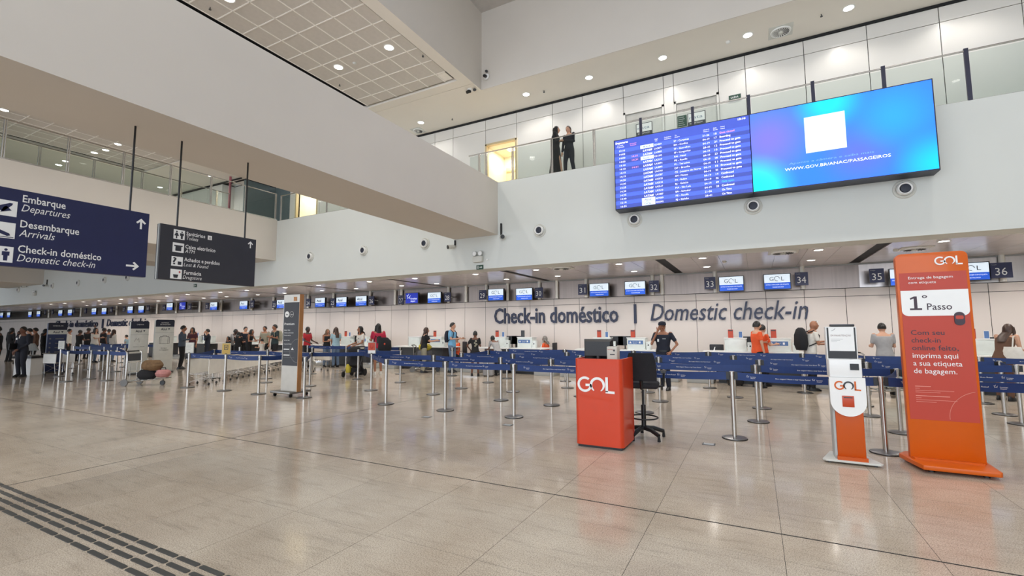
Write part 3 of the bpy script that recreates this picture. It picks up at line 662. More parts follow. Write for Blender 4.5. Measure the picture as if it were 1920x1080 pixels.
# ---- counter number signs and screens on the metal band
YS = 16.0
plates = {36: (1877, 507), 35: (1644, 517), 34: (1503, 523), 33: (1331, 531), 32: (1226, 537), 31: (1092, 543), 30: (1010, 549), 29: (904.5, 553), 28: (838.5, 557), 27: (752, 562), 26: (696, 563.5), 25: (623.5, 567), 24: (577.5, 567.5), 23: (514, 571), 22: (472.5, 570), 21: (388, 574), 20: (355, 575), 19: (307, 577), 18: (277, 578), 17: (232, 580), 16: (208, 581), 15: (160, 583), 14: (138, 583), 13: (98, 585), 12: (84, 586)}
scr = {36: (1821, 509), 35: (1699, 519), 34: (1457, 528), 33: (1371, 532), 32: (1190.5, 540), 31: (1123, 543.5), 30: (982.5, 551.5), 29: (929.5, 552.5), 28: (814, 558), 27: (772, 559), 26: (677, 564), 25: (640, 566), 24: (600, 567), 23: (527, 570), 22: (456.5, 572), 21: (400.5, 574), 20: (342, 573.5), 19: (318, 575), 18: (264.5, 580), 17: (244, 581), 16: (195, 583.5), 15: (176, 584), 14: (131, 586), 13: (113, 587), 12: (72, 588.5), 11: (56, 589.5), 10: (16, 590.5), 9: (3, 591)}
for n, (u, v) in plates.items():
    p = aty(u, v, YS); r = root('counter_number_sign', (p.x, YS, p.z), 0, 'navy sign plate with the number %s above the check-in desks' % word(n), 'sign', 'counter number plates')
    wd = .33 if n < 36 else .42
    bx('plate', navy, -wd/2, wd/2, 0, .04, -.19, .2, r); bx('arm', ltgrey, -.02, .02, .04, .44, .0, .05, r)
    Lettering().put(str(n), (0, -.003, -.12), RX, .19, width=.22, align='c').build('number', white_t, r); Lettering().put('Posição', (-wd/2+.03, -.003, .14), RX, .025).build('caption', ltgrey, r)
for n, (u, v) in scr.items():
    p = aty(u, v, YS); kind = 'G' if n >= 28 else ('F' if n in (27, 20) else ('A' if n >= 21 else 'L'))
    what = {'G': 'white and blue airline screen with grey logo', 'F': 'blue airport screen with star logo', 'A': 'white and blue screen with airline wordmark', 'L': 'white and blue airline screen'}[kind]
    r = root('counter_screen', (p.x, YS, p.z), 0, what+' beside the number %s plate' % word(n), 'screen', 'screens over the check-in desks')
    w_ = .34; bx('casing', black, -w_-.025, w_+.025, 0, .09, -.24, .24, r); bx('arm', ltgrey, -.03, .03, .09, .44, 0, .05, r)
    if kind == 'F':
        bx('picture', screen_n, -w_, w_, -.004, 0, -.22, .22, r); m = MB(); star_logo(m, (-.17, -.006, .08), RX, .13); m.build('star_mark', scr_line, r, smooth=False)
        Lettering().put('Fortaleza', (-.06, -.006, -.06), RX, .08, width=.36).put('Airport', (-.06, -.006, -.17), RX, .08, width=.26).build('wordmark', scr_line, r)
    else:
        bx('picture', screen_w, -w_, w_, -.004, 0, -.03, .22, r); bx('picture_band', screen_b, -w_, w_, -.004, 0, -.22, -.03, r)
        if kind == 'G':
            Lettering().put('G', (-.2, -.006, .03), RX, .12, width=.11).put('L', (.11, -.006, .03), RX, .12, width=.08).build('logo_letter', scr_grey, r)
            m = MB(); m.add([(.0+.075*math.cos(a)*q, -.006, .09+.075*math.sin(a)*q) for q in (1, .8) for a in [2*PI*k/20 for k in range(17)]], [(k+1, k, 17+k, 18+k) for k in range(16)])
            m.build('logo_ring', scr_grey, r, smooth=False)
        else: Lettering().put('Azul' if kind == 'A' else 'LATAM', (-.26, -.006, .03), RX, .12, width=.34 if kind == 'A' else .44, bold=.02 if kind == 'A' else 0).build('wordmark', mat('azul_text', (24, 44, 84), .5, emit=.05), r)
        Lettering().put('ENTREGA DE BAGAGEM COM ETIQUETA', (-.3, -.006, -.105), RX, .03, width=.6).put('TAGGED BAG DROP', (-.13, -.006, -.18), RX, .03, width=.3).build('caption', scr_line, r)
# lamp reflections on the metal band, modelled as pale round posts
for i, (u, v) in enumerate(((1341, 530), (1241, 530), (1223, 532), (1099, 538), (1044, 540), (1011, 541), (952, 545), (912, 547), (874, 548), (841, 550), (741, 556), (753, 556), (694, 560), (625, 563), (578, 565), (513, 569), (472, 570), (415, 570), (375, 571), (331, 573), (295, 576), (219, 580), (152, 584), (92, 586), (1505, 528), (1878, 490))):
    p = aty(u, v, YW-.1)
    q = MB().cyl((p.x, YW-.1, 2.735), (p.x, YW-.1, ZB), .065, n=14).build('light_streak', mat('streak_white', (255, 250, 240), .25, var=.02), band); q.location = (0, 0, 0)
# ---- raised wall lettering
def wall_letters(strings, label, name):
    r = root(name, (0, YW, 0), 0, label, 'lettering')
    for (txt, x0, x1, z, cap, ital) in strings:
        vs, fs = glyphs(txt, 0.015 if not ital else .002, .02); k = cap/.69
        bm = bmesh.new(); bv = [bm.verts.new(v) for v in vs]
        for f in fs:
            try: bm.faces.new([bv[i] for i in f])
            except ValueError: pass
        bmesh.ops.remove_doubles(bm, verts=bm.verts, dist=1e-5); bm.verts.ensure_lookup_table()
        seen_, isl = set(), []
        for v in bm.verts:
            if v.index in seen_: continue
            st, comp = [v], []; seen_.add(v.index)
            while st:
                a = st.pop(); comp.append(a)
                for e in a.link_edges:
                    b_ = e.other_vert(a)
                    if b_.index not in seen_: seen_.add(b_.index); st.append(b_)
            isl.append([min(q.co.x for q in comp), max(q.co.x for q in comp), comp])
        isl.sort(key=lambda t: t[0]); grp = []
        for a, b_, c in isl:
            if grp and a < grp[-1][1]-.02: grp[-1][1] = max(b_, grp[-1][1]); grp[-1][2] += c
            else: grp.append([a, b_, list(c)])
        tx0 = min(g[0] for g in grp); tx1 = max(g[1] for g in grp); slant = .2*cap if ital else 0
        kx = (x1-x0-slant)/(tx1-tx0)
        for a, b_, c in grp:
            ix = {v.index: i for i, v in enumerate(c)}; m = MB()
            fcs = {f for v in c for f in v.link_faces}
            m.add([(x0+(v.co.x-tx0)*kx+(v.co.y*k*.2 if ital else 0), -.03+(-.03 if v.co.z > 0 else .03), z+v.co.y*k) for v in c], [tuple(ix[v.index] for v in f.verts) for f in fcs])
            m.build('letter', letter_blue, r, smooth=False)
        bm.free()
    return r
A = wall_letters([('Check-in doméstico', -9.47, -4.33, 1.82, .60, False)], 'raised navy lettering Check-in doméstico on the white wall', 'wall_lettering')
bx('divider_bar', letter_blue, -3.77, -3.68, -.06, 0, 1.76, 2.44, A)
wall_letters([('Domestic check-in', -3.2, 1.52, 1.85, .58, True)], 'slanted raised navy lettering Domestic check-in on the white wall', 'wall_lettering')
a_, b_, c_ = aty(105, 612, YW).x, aty(184, 612, YW).x, aty(192, 612, YW).x
A = wall_letters([('Check-in doméstico', a_, b_, 1.93, .52, False)], 'far small navy lettering Check-in doméstico at the left end of the wall', 'wall_lettering'); bx('divider_bar', letter_blue, c_, c_+.2, -.06, 0, 1.8, 2.5, A)
wall_letters([('Domestic check-in', aty(201, 612, YW).x, aty(279, 612, YW).x, 1.95, .52, True)], 'far slanted navy lettering Domestic check-in at the left end of the wall', 'wall_lettering')

# ---- hanging direction signs, facing +X
XS = -7.51+.045
def hang_text(L_, txt, u0, v0, u1, cap, italic, bold, yc, z0):
    a = atx(u0, v0, XS+.002); b = atx(u1, v0+(u1-u0)*.14, XS+.002); L_.put(txt, (.004, a.y-yc, a.z-z0), RY, cap, width=b.y-a.y, italic=italic, bold=bold)
def arrow(m, y, z, s, right=False, x=.004):
    P0 = [(-.09, -.5), (.09, -.5), (.09, .22), (.3, .02), (.42, .14), (0, .56), (-.42, .14), (-.3, .02), (-.09, .22)]
    if right: P0 = [(q[1], -q[0]) for q in P0]
    m.add([(x, y+a*s, z+b*s) for a, b in P0], [(0, 1, 2, 8), (2, 3, 4, 5), (5, 6, 7, 8), (2, 5, 8)])
def person_icon(m, y, z, s, dress=False):
    m.add([(.004, y+.09*s*math.cos(a), z+.78*s+.09*s*math.sin(a)) for a in [2*PI*k/10 for k in range(10)]], [tuple(range(10))])
    if dress: q = [(-.09, .65), (.09, .65), (.24, .3), (.07, .3), (.07, 0), (-.07, 0), (-.07, .3), (-.24, .3)]
    else: q = [(-.19, .65), (.19, .65), (.19, .36), (.11, .36), (.1, 0), (-.1, 0), (-.11, .36), (-.19, .36)]
    m.add([(.004, y+a*s, z+b*s) for a, b in q], [tuple(range(len(q)-1, -1, -1))])
def hanging_sign(label, m_, y0, y1, z0, z1, rods, lines, name='hanging_sign'):
    r = root(name, (XS, (y0+y1)/2, z0), 0, label, 'sign'); yc = (y0+y1)/2
    bx('board', m_, -.09, 0, y0-yc, y1-yc, 0, z1-z0, r); bx('edge_strip', ltgrey, -.06, -.03, y0-yc-.004, y0-yc, .0, z1-z0, r)
    for y in rods: MB().cyl((-.045, y-yc, z1-z0), (-.045, y-yc, 4.44-z0), .013, n=8).build('rod', black, r)
    L_ = Lettering()
    for (txt, u0, v0, u1, cap, it) in lines: hang_text(L_, txt, u0, v0, u1, cap, it, 0 if it else .012, yc, z0)
    L_.build('text_line', white_t, r)
    return r, yc, z0
r, yc, z0 = hanging_sign('big navy hanging sign listing Embarque, Desembarque and Check-in doméstico with white arrows', navy, 1.35, 3.265, 2.34, 3.235, (1.7, 3.05),
    [('Embarque', 42.2, 378.5, 123, .083, False), ('Departures', 39.8, 395.7, 129.6, .083, True), ('Desembarque', 37.6, 425.7, 148, .083, False), ('Arrivals', 35.2, 442.6, 100.5, .083, True), ('Check-in doméstico', 33, 472.6, 189, .083, False), ('Domestic check-in', 31, 489.6, 176, .083, True)])
m = MB(); arrow(m, 3.17-yc, 3.07-z0, .14); m.build('arrow', white_t, r, smooth=False); m = MB(); arrow(m, 3.1-yc, 2.48-z0, .14, True); m.build('arrow', white_t, r, smooth=False)
for k, zc in enumerate((3.0, 2.745, 2.47)):
    bx('pictogram_square', white_t, 0, .003, 1.72-yc, 1.96-yc, zc-.09-z0, zc+.09-z0, r)
dk_ = MB()
def poly(m, pts, oy, oz, s): m.add([(.005, oy+a*s, oz+b*s) for a, b in pts], [tuple(range(len(pts)))])
poly(dk_, [(-.4, -.25), (-.1, -.12), (.1, -.2), (.4, .18), (.42, .28), (.3, .28), (-.4, -.1)], 1.83-yc, 3.0-z0, .22); poly(dk_, [(-.1, -.25), (.3, -.1), (.1, .12), (.0, .02)], 1.85-yc, 3.0-z0, .22)
dk_.build('pictogram', navy, r, smooth=False); dk_ = MB(); poly(dk_, [(-.4, .28), (-.3, .3), (.0, -.05), (.38, -.22), (.42, -.32), (.3, -.36), (-.1, -.2), (-.42, .15)], 1.83-yc, 2.76-z0, .22); dk_.add([(.005, 1.73-yc, 2.665-z0), (.005, 1.95-yc, 2.665-z0), (.005, 1.95-yc, 2.673-z0), (.005, 1.73-yc, 2.673-z0)], [(0, 1, 2, 3)])
dk_.build('pictogram', navy, r, smooth=False); dk_ = MB(); person_icon(dk_, 1.79-yc, 2.4-z0, .16); person_icon(dk_, 1.9-yc, 2.4-z0, .16)
dk_.build('pictogram', navy, r, smooth=False)
r, yc, z0 = hanging_sign('smaller charcoal hanging sign for toilets, cash machine, lost and found and drugstore', charcoal, 3.41, 4.84, 2.335, 3.135, (3.64, 4.665),
    [('Sanitários', 349.3, 441.2, 384.4, .056, False), ('Toilets', 348.4, 449.3, 370.8, .052, True), ('Caixa eletrônico', 347.4, 465.5, 403.7, .056, False), ('ATM', 346.6, 473.6, 364, .052, True), ('Achados e perdidos', 345.2, 489.6, 411.5, .056, False), ('Lost & Found', 344, 499, 389.3, .052, True), ('Farmácia', 344.4, 514, 377, .056, False), ('Drugstore', 342.2, 522.6, 377.3, .052, True)])
m = MB(); arrow(m, 4.74-yc, 3.03-z0, .11); m.build('arrow', white_t, r, smooth=False)
dk_ = MB(); rd_ = MB()
for k, (u, v) in enumerate(((336, 440), (334.2, 464.4), (332, 490), (330, 513.8))):
    p = atx(u, v, XS); y, z = p.y-yc, p.z-z0
    bx('pictogram_square', white_t, 0, .003, y-.075, y+.075, z-.07, z+.07, r)
    dk_ = MB()
    if k == 0: person_icon(dk_, y-.035, z-.06, .13, True); person_icon(dk_, y+.035, z-.06, .13)
    elif k == 1: poly(dk_, [(-.4, .25), (.4, .25), (.4, .12), (.28, .12), (.28, -.35), (-.28, -.35), (-.28, .12), (-.4, .12)], y, z, .14)
    elif k == 2: Lettering().put('?', (.005, y-.06, z-.045), RY, .1, width=.05, bold=.02).build('pictogram', charcoal, r); poly(dk_, [(.05, -.35), (.4, -.35), (.4, 0), (.05, 0)], y, z, .14)
    else: poly(dk_, [(-.3, -.05), (.2, -.05), (.12, -.4), (-.22, -.4)], y, z, .14); poly(rd_, [(.2, .2), (.27, .2), (.27, .12), (.35, .12), (.35, .2), (.42, .2), (.42, .27), (.35, .27), (.35, .35), (.27, .35), (.27, .27), (.2, .27)], y, z, .14)
    dk_.build('pictogram', charcoal, r, smooth=False)
rd_.build('red_cross', red_m, r, smooth=False)
p = atx(393.4, 446, XS); y, z = p.y-yc, p.z-z0; bx('wheelchair_square', white_t, 0, .003, y-.03, y+.03, z-.033, z+.033, r); q = MB(); q.add([(.005, y+.014*math.cos(a)*s_, z-.008+.014*math.sin(a)*s_) for s_ in (1, .7) for a in [2*PI*k/12 for k in range(12)]], [(k, (k+1) % 12, 12+(k+1) % 12, 12+k) for k in range(12)]); poly(q, [(-.2, .8), (.1, .8), (.2, .1), (.6, .1), (.6, -.1), (-.1, -.1)], y, z, .02); q.build('wheelchair', charcoal, r, smooth=False)

# ================================================================== QUEUE BARRIERS
post_me = MB().lathe([(.031, .02), (.031, .90), (.036, .90), (.036, .955), (.03, .962), (.005, .964)], n=18)
post_me = post_me.build('pole', steel); pm = post_me.data; bpy.data.objects.remove(post_me)
q = MB().lathe([(.165, .008), (.165, .018), (.12, .026), (.035, .032)], n=28).build('x', mat('base_steel', (150, 148, 146), .3, 1.)); bm_ = q.data; bpy.data.objects.remove(q)
q = MB().lathe([(.168, 0), (.172, .004), (.168, .011)], n=28).build('x', rubber); rm_ = q.data; bpy.data.objects.remove(q)
q = MB().box(-.04, .04, -.006, .006, -.055, .05).build('x', black, smooth=False); cm_ = q.data; bpy.data.objects.remove(q)
printed = {}
def belt(st, p, q, prt=True, col=None):
    """belt running from post at p to post at q, a part of the first post"""
    p = Vector((p[0], p[1], 0)); q = Vector((q[0], q[1], 0)); d = q-p; L_ = d.length; d.normalize(); n = Vector((-d.y, d.x, 0))
    sag = random.uniform(.008, .03); tw = random.uniform(-.012, .012)
    m = MB(); K = 10
    for i in range(K+1):
        t = i/K; s_ = .04+(L_-.08)*t; dz = -sag*4*t*(1-t)
        c = d*s_
        for z, o_ in ((.838, tw), (.95, -tw)):
            k = 4*t*(1-t)
            for e in (-.0015, .0015): m.v.append(tuple(c+n*(e+o_*k)+Vector((0, 0, z+dz))))
    for i in range(K):
        a = i*4; b = a+4
        m.f += [(a, b, b+2, a+2), (a+1, a+3, b+3, b+1), (a, a+1, b+1, b), (a+2, b+2, b+3, a+3)]
    m.f += [(0, 2, 3, 1), (K*4, K*4+1, K*4+3, K*4+2)]
    bo = m.build('belt', belt_m, st)
    if prt and L_ > 1:
        side = -1 if n.y > 0 else 1
        rd = d if d.x > 0 else -d
        nn = n*side*.004
        pl = Lettering()
        def at(t): return d*(L_*t if d.x > 0 else L_*(1-t))+nn*1.5+Vector((0, 0, -sag*4*t*(1-t)))
        k_ = 4*.25*.75
        for t0 in (.12, .58):
            z = .895
            m = MB(); o_ = at(t0)+n*(0)+Vector((0, 0, z+.012)); star_logo(m, o_, rd, .022); m.build('printed_logo', white_t, bo, smooth=False)
            pl.put('Fortaleza', at(t0)+rd*.035+Vector((0, 0, z-.004)), rd, .013).put('Airport', at(t0)+rd*.035+Vector((0, 0, z-.022)), rd, .013)
        pl.put('Boa viagem! Have a trip! Gute Reise!', at(.32)+Vector((0, 0, .888)), rd, .016, width=min(.42, L_*.24)).build('printed_text', white_t, bo)
        for o in bo.children: pass
    return bo
def stanchion(x, y, label, group):
    r = root('barrier_post', (x, y, 0), 0, label, 'barrier post', group)
    link('pole', pm, r); link('base', bm_, r); link('base_ring', rm_, r); link('belt_clip', cm_, r, (.036, 0, .9)); c = link('belt_clip', cm_, r, (-.036, 0, .9))
    return r
LAND = {}
def row(name, pts, conn, group, labels=None, prt=True):
    out = []
    for i, (x, y) in enumerate(pts):
        lb = labels[i] if labels and labels[i] else 'steel barrier post in the %s, %s from the right' % (name, ORD[i])
        out.append(stanchion(x, y, lb, group))
    for i in range(len(pts)-1):
        if conn[i]:
            d = math.hypot(pts[i][0]-pts[i+1][0], pts[i][1]-pts[i+1][1])
            belt(out[i], pts[i], pts[i+1], prt)
    return out
R1 = [(3.25, 7.5), (1.4, 7.51), (-.33, 7.53), (-2.1, 7.55), (-3.94, 7.56), (-5.48, 7.58), (-7.09, 7.65)]
a1 = row('front row', R1, [1]*6, 'barrier posts of the front row')
R1b = [(-9.5, 7.5), (-11.1, 7.43), (-12.55, 7.44), (-14.22, 7.4)]
a1b = row('front row left of the totem', R1b, [0, 1, 1], 'barrier posts of the front row left of the totem')
R1c = [(-17.49, 7.3), (-18.62, 7.26), (-19.8, 7.25), (-21.98, 7.19)]
a1c = row('front row near the navy airline totem', R1c, [1, 1, 1], 'barrier posts near the navy totem', prt=False)
R2 = [(3.9, 9.0), (1.88, 9.01), (-.02, 9.01), (-1.92, 9.03), (-3.83, 9.05), (-5.11, 9.18), (-7.07, 9.28), (-9.03, 9.18), (-11.31, 9.11), (-13.3, 9.15), (-16.21, 9.21)]
a2 = row('second row', R2, [1, 1, 1, 1, 1, 1, 1, 0, 1, 1], 'barrier posts of the second row')
R3 = [(3.77, 10.62), (1.76, 10.46), (.05, 10.5), (-1.9, 10.54), (-3.7, 10.52), (-5.51, 10.52), (-7.08, 10.52), (-9.57, 10.93), (-11.38, 10.98), (-14.4, 9.9), (-17.5, 10.88)]
a3 = row('third row', R3, [1, 1, 1, 1, 1, 1, 0, 1, 0, 0], 'barrier posts of the third row')
R4 = [(3.92, 11.63), (1.88, 11.73), (-.47, 11.85), (-2.43, 11.87), (-4.54, 11.84), (-7.12, 12.0), (-14.38, 11.64)]
a4 = row('fourth row', R4, [1, 1, 1, 1, 1, 0], 'barrier posts of the fourth row')
R5 = [(6.0, 13.1), (4.11, 13.12), (3.35, 13.05), (1.01, 13.38), (-1.13, 13.4), (-3.1, 13.35), (-5.16, 13.28), (-7.12, 13.19), (-9.25, 13.18), (-11.4, 12.99), (-14.28, 13.14), (-16.6, 13.2)]
a5 = row('rear row by the desks', R5, [1, 1, 1, 1, 1, 1, 1, 0, 0, 1, 1], 'barrier posts of the rear row')
RL = [(-22.42, 9.02), (-23.45, 8.99), (-24.69, 8.98), (-26.16, 8.97)]
al = row('far left second row', RL, [1]*3, 'barrier posts of the far left second row', prt=False)
RM = [(-23.4, 10.3), (-24.95, 10.32), (-26.34, 10.36), (-29.22, 10.26)]
am = row('far left third row', RM, [1]*3, 'barrier posts of the far left third row', prt=False)
RN = [(-24.0, 11.6), (-26.2, 11.6), (-28.4, 11.6), (-30.66, 11.59)]
an = row('far left rear row', RN, [1]*3, 'barrier posts of the far left rear row', prt=False)
s1 = stanchion(-19.51, 6.56, 'steel barrier post standing nearest to us beside the navy totem', 'barrier posts near the navy totem')
belt(a1[6], R1[6], R2[7], True); belt(a2[7], R2[7], R3[8], False); belt(s1, (-19.51, 6.56), R1c[3], False); belt(a1c[0], R1c[0], RL[0], False); belt(a2[8], R2[8], R3[7], False)
belt(a1b[3], R1b[3], R2[10], False); belt(a3[0], R3[0], R4[0], False); belt(a4[5], R4[5], R3[6], False); belt(a1b[0], R1b[0], R2[8], False); belt(a1[1], R1[1], R2[1], False)
hp_ = stanchion(-11.0, 8.25, 'steel barrier post hidden right behind the premium totem', 'barrier posts of the front row left of the totem'); belt(hp_, (-11.0, 8.25), R1b[1], False); belt(a1b[0], R1b[0], (-11.0, 8.25), False)
# notices clipped on posts
def holder(x, y, m_, label, ang=0, kind=0):
    r = root('notice_holder', (x, y, .96), ang, label, 'notice')
    bx('frame', ltgrey, -.11, .11, -.012, .012, .0, .3, r); bx('sheet', m_, -.1, .1, -.015, -.012, .01, .29, r); MB().cyl((0, 0, -.0), (0, 0, .02), .03, n=10).build('clip', black, r)
    if kind == 1: bx('printed_box', dkgrey, -.05, .05, -.018, -.015, .12, .25, r); bx('printed_box_inner', m_, -.035, .035, -.02, -.018, .135, .235, r); bx('printed_mark', dkgrey, -.012, .012, -.022, -.02, .16, .21, r)
    if kind == 2: bx('printed_half', white, -.1, .1, -.018, -.015, .01, .09, r); MB().ell((0, -.02, .2), (.05, .008, .07), 10, 6).build('printed_disc', coral, r)
    if kind == 0:
        for k in range(4): bx('printed_line', ltgrey, -.08, .06-.03*(k % 2), -.018, -.015, .22-.04*k, .23-.04*k, r)
holder(-14.22, 7.4, offw, 'pale paper notice on top of the barrier post by the nested carts', .6); holder(-12.55, 7.44, gold, 'golden notice with printed square on top of a barrier post', .6, 1); holder(-9.03, 9.18, orange_d, 'orange and white notice standing on a barrier post by the stroller', .3, 2); holder(-21.98, 7.19, offw, 'tilted white notice on the barrier post beside the dark suited attendant', .5)

# ================================================================== DESK PODIUM, STOOL, KIOSKS, TOTEMS
def gol(parent, o, r, cap, col, prefix='logo', up=(0, 0, 1), depth=.006, ringcol=None):
    """the three letter airline wordmark: a G, a ring and an L"""
    o = Vector(o); r = Vector(r); up = Vector(up); nn = r.cross(up)
    def strip(pts, w_, name, m_):
        m = MB(); n = len(pts)
        for i, (a, b) in enumerate(pts):
            a0, b0 = pts[max(i-1, 0)]; a1_, b1_ = pts[min(i+1, n-1)]; t = Vector((a1_-a0, b1_-b0)).normalized(); ww = w_[i] if isinstance(w_, list) else w_
            for s_ in (-1, 1):
                P = o+r*((a-t.y*s_*ww)*cap)+up*((b+t.x*s_*ww)*cap)
                m.v += [tuple(P), tuple(P+nn*depth)]
        for i in range(n-1):
            a = i*4; b = a+4; m.f += [(a+1, a+3, b+3, b+1), (a, a+1, b+1, b), (a+2, b+2, b+3, a+3)]
        m.f += [(0, 2, 3, 1), (n*4-4, n*4-3, n*4-1, n*4-2)]
        bm = bmesh.new(); me = m.mesh(name, m_); bm.from_mesh(me); bmesh.ops.recalc_face_normals(bm, faces=bm.faces); bm.to_mesh(me); bm.free(); link(name, me, parent)
    A = [(.5+.42*math.cos(t), .5+.42*math.sin(t)) for t in [math.radians(50+10*k) for k in range(27)]]+[(.52, .10), (.8, .12), (.8, .46), (.5, .46)]
    strip([(.5+.42*math.cos(t), .5+.42*math.sin(t)) for t in [math.radians(50+9*k) for k in range(31)]]+[(.92, .42), (.92, .46), (.55, .46)], .075, 'logo_letter', col)
    R_ = [(1.34+.42*math.cos(t), .48+.42*math.sin(t)) for t in [math.radians(-60+9*k) for k in range(34)]]
    strip(R_, [.03+.05*min(1, i/8) if i < 26 else .08-.05*(i-26)/8 for i in range(34)], 'logo_ring', ringcol or col)
    strip([(1.95, 1.0), (1.95, .08)], .08, 'logo_letter', col); strip([(1.87, .07), (2.45, .05)], .075, 'logo_letter', col)
# podium
pd = root('desk_podium', (-2.24, 6.11, 0), 0, 'glossy orange podium desk with a big white logo on its front', 'desk')
def shell(z0, z1s, name, m_, t=.03, parent=None):
    W_, D_, r_c = .66, .62, .07
    out = [(0, D_)]+[(r_c-r_c*math.cos(a), r_c-r_c*math.sin(a)) for a in [PI/2*k/5 for k in range(6)]]+[(W_-r_c+r_c*math.sin(a), r_c-r_c*math.cos(a)) for a in [PI/2*k/5 for k in range(6)]]+[(W_, D_)]
    inn = [(t, D_)]+[(r_c-(r_c-t)*math.cos(a), r_c-(r_c-t)*math.sin(a)) for a in [PI/2*k/5 for k in range(6)]]+[(W_-r_c+(r_c-t)*math.sin(a), r_c-(r_c-t)*math.cos(a)) for a in [PI/2*k/5 for k in range(6)]]+[(W_-t, D_)]
    n = len(out); m = MB(); zt = lambda y: z1s+.0*y
    for q in (out, inn):
        m.v += [(x, y, z0) for x, y in q]+[(x, y, zt(y)) for x, y in q]
    for i in range(n-1):
        m.f += [(i, i+1, n+i+1, n+i), (2*n+i, 3*n+i, 3*n+i+1, 2*n+i+1), (n+i, n+i+1, 3*n+i+1, 3*n+i), (i, 2*n+i, 2*n+i+1, i+1)]
    m.f += [(0, n, 3*n, 2*n), (n-1, 2*n+n-1, 3*n+n-1, n+n-1)]
    return m.build(name, m_, parent)
shell(.035, 1.185, 'shell', orange_p, parent=pd); bx('worktop', offw, .032, .628, .032, .6, 1.08, 1.11, pd); bx('inner_shelf', dkgrey, .032, .628, .05, .6, .35, .37, pd); bx('plinth', black, .03, .63, .03, .58, 0, .035, pd); bx('back_cable_tray', dkgrey, .1, .56, .5, .58, .6, .7, pd)
gol(pd, (.045, -.001, .735), RX, .21, white)
mon = root('monitor', (-2.2, 6.42, 1.11), 0, 'black computer monitor seen from behind on the orange podium', 'monitor')
m = MB(); m.add([(-.0, .02, .06), (.42, .02, .06), (.42, .02, .33), (0, .02, .33), (.03, -.03, .1), (.39, -.03, .1), (.39, -.03, .3), (.03, -.03, .3)], [(4, 5, 6, 7), (0, 1, 5, 4), (1, 2, 6, 5), (2, 3, 7, 6), (3, 0, 4, 7)]); m.box(0, .42, .02, .045, .055, .335); m.build('casing', black, mon, smooth=False)
bx('screen', mat('dark_screen', (12, 14, 18), .1), .015, .405, .045, .048, .07, .32, mon); MB().cyl((.21, 0, .01), (.21, .0, .14), .03, n=12).build('neck', black, mon); MB().lathe([(.11, 0), (.11, .008), (.03, .02)], c=(.21, .02, 0), n=24).build('foot', black, mon)
pr = root('label_printer', (-1.83, 6.3, 1.11), 0, 'upright off-white ticket printer beside the monitor on the podium', 'printer')
bx('body', mat('printer_beige', (196, 190, 178), .5), 0, .14, 0, .16, 0, .235, pr, bevel=.008); bx('slot', dkgrey, .045, .11, -.003, 0, .12, .135, pr); bx('indicator', dkgrey, .09, .115, -.003, 0, .17, .195, pr); bx('seam', ltgrey, .0, .14, -.002, 0, .16, .163, pr)
Lettering().put('Boarding', (.015, -.004, .19), RX, .014).build('caption', red_m, pr)
# stool
st = root('drafting_stool', (-1.5, 6.98, 0), .12, 'tall black office stool with armrests beside the orange podium', 'chair')
bx('seat', fabric_b, -.23, .23, -.22, .22, .73, .81, st, bevel=.035)
m = MB(); K = 8; hx = .21
for i in range(K+1):
    z = .84+.40*i/K; w_ = hx*(1-.22*((i/K)**4)); yb_ = .21+.05*math.sin(i/K*PI)*-.4+.03*i/K
    m.v += [(-w_, -yb_+.03, z), (-w_*.5, -yb_-.005, z), (0, -yb_-.015, z), (w_*.5, -yb_-.005, z), (w_, -yb_+.03, z)]
nb = len(m.v); m.v += [(a, b+.05, c) for a, b, c in m.v]
for i in range(K):
    for j in range(4):
        a = i*5+j; m.f += [(a, a+1, a+6, a+5), (nb+a, nb+a+5, nb+a+6, nb+a+1)]
    a = i*5; m.f += [(a, a+5, nb+a+5, nb+a), (a+4, nb+a+4, nb+a+9, a+9)]
m.f += [tuple(range(0, 5))+tuple(range(nb+4, nb-1, -1)), tuple(range(K*5+4, K*5-1, -1))+tuple(range(nb+K*5, nb+K*5+5))]
m.build('backrest', fabric_b, st)
MB().tube([(0, -.05, .72), (0, -.2, .74), (0, -.24, .85)], .025).build('back_bracket', black, st)
MB().cyl((0, 0, .4), (0, 0, .73), .018, n=10).build('gas_rod', black, st); MB().cyl((0, 0, .12), (0, 0, .48), .034, n=12).build('column', black, st)
for s_ in (-1, 1): MB().tube([(s_*.22, .0, .75), (s_*.29, 0, .76), (s_*.3, 0, .9), (s_*.3, 0, .96)], .018).box(s_*.3-.035, s_*.3+.035, -.13, .12, .955, .985).build('armrest', black, st)
MB().tube([(.2*math.cos(a), .2*math.sin(a), .3) for a in [2*PI*k/24 for k in range(25)]], .011, n=6).build('foot_ring', black, st)
for k in range(5):
    a = 2*PI*k/5+.5; c, s_ = math.cos(a), math.sin(a)
    lg = MB().tube([(0, 0, .15), (.15*c, .15*s_, .14), (.3*c, .3*s_, .09)], [.036, .032, .028]).build('leg', black, st); MB().cyl((.3*c, .3*s_, .09), (.3*c, .3*s_, 0.01), .016, .024, n=10).build('foot', rubber, lg)
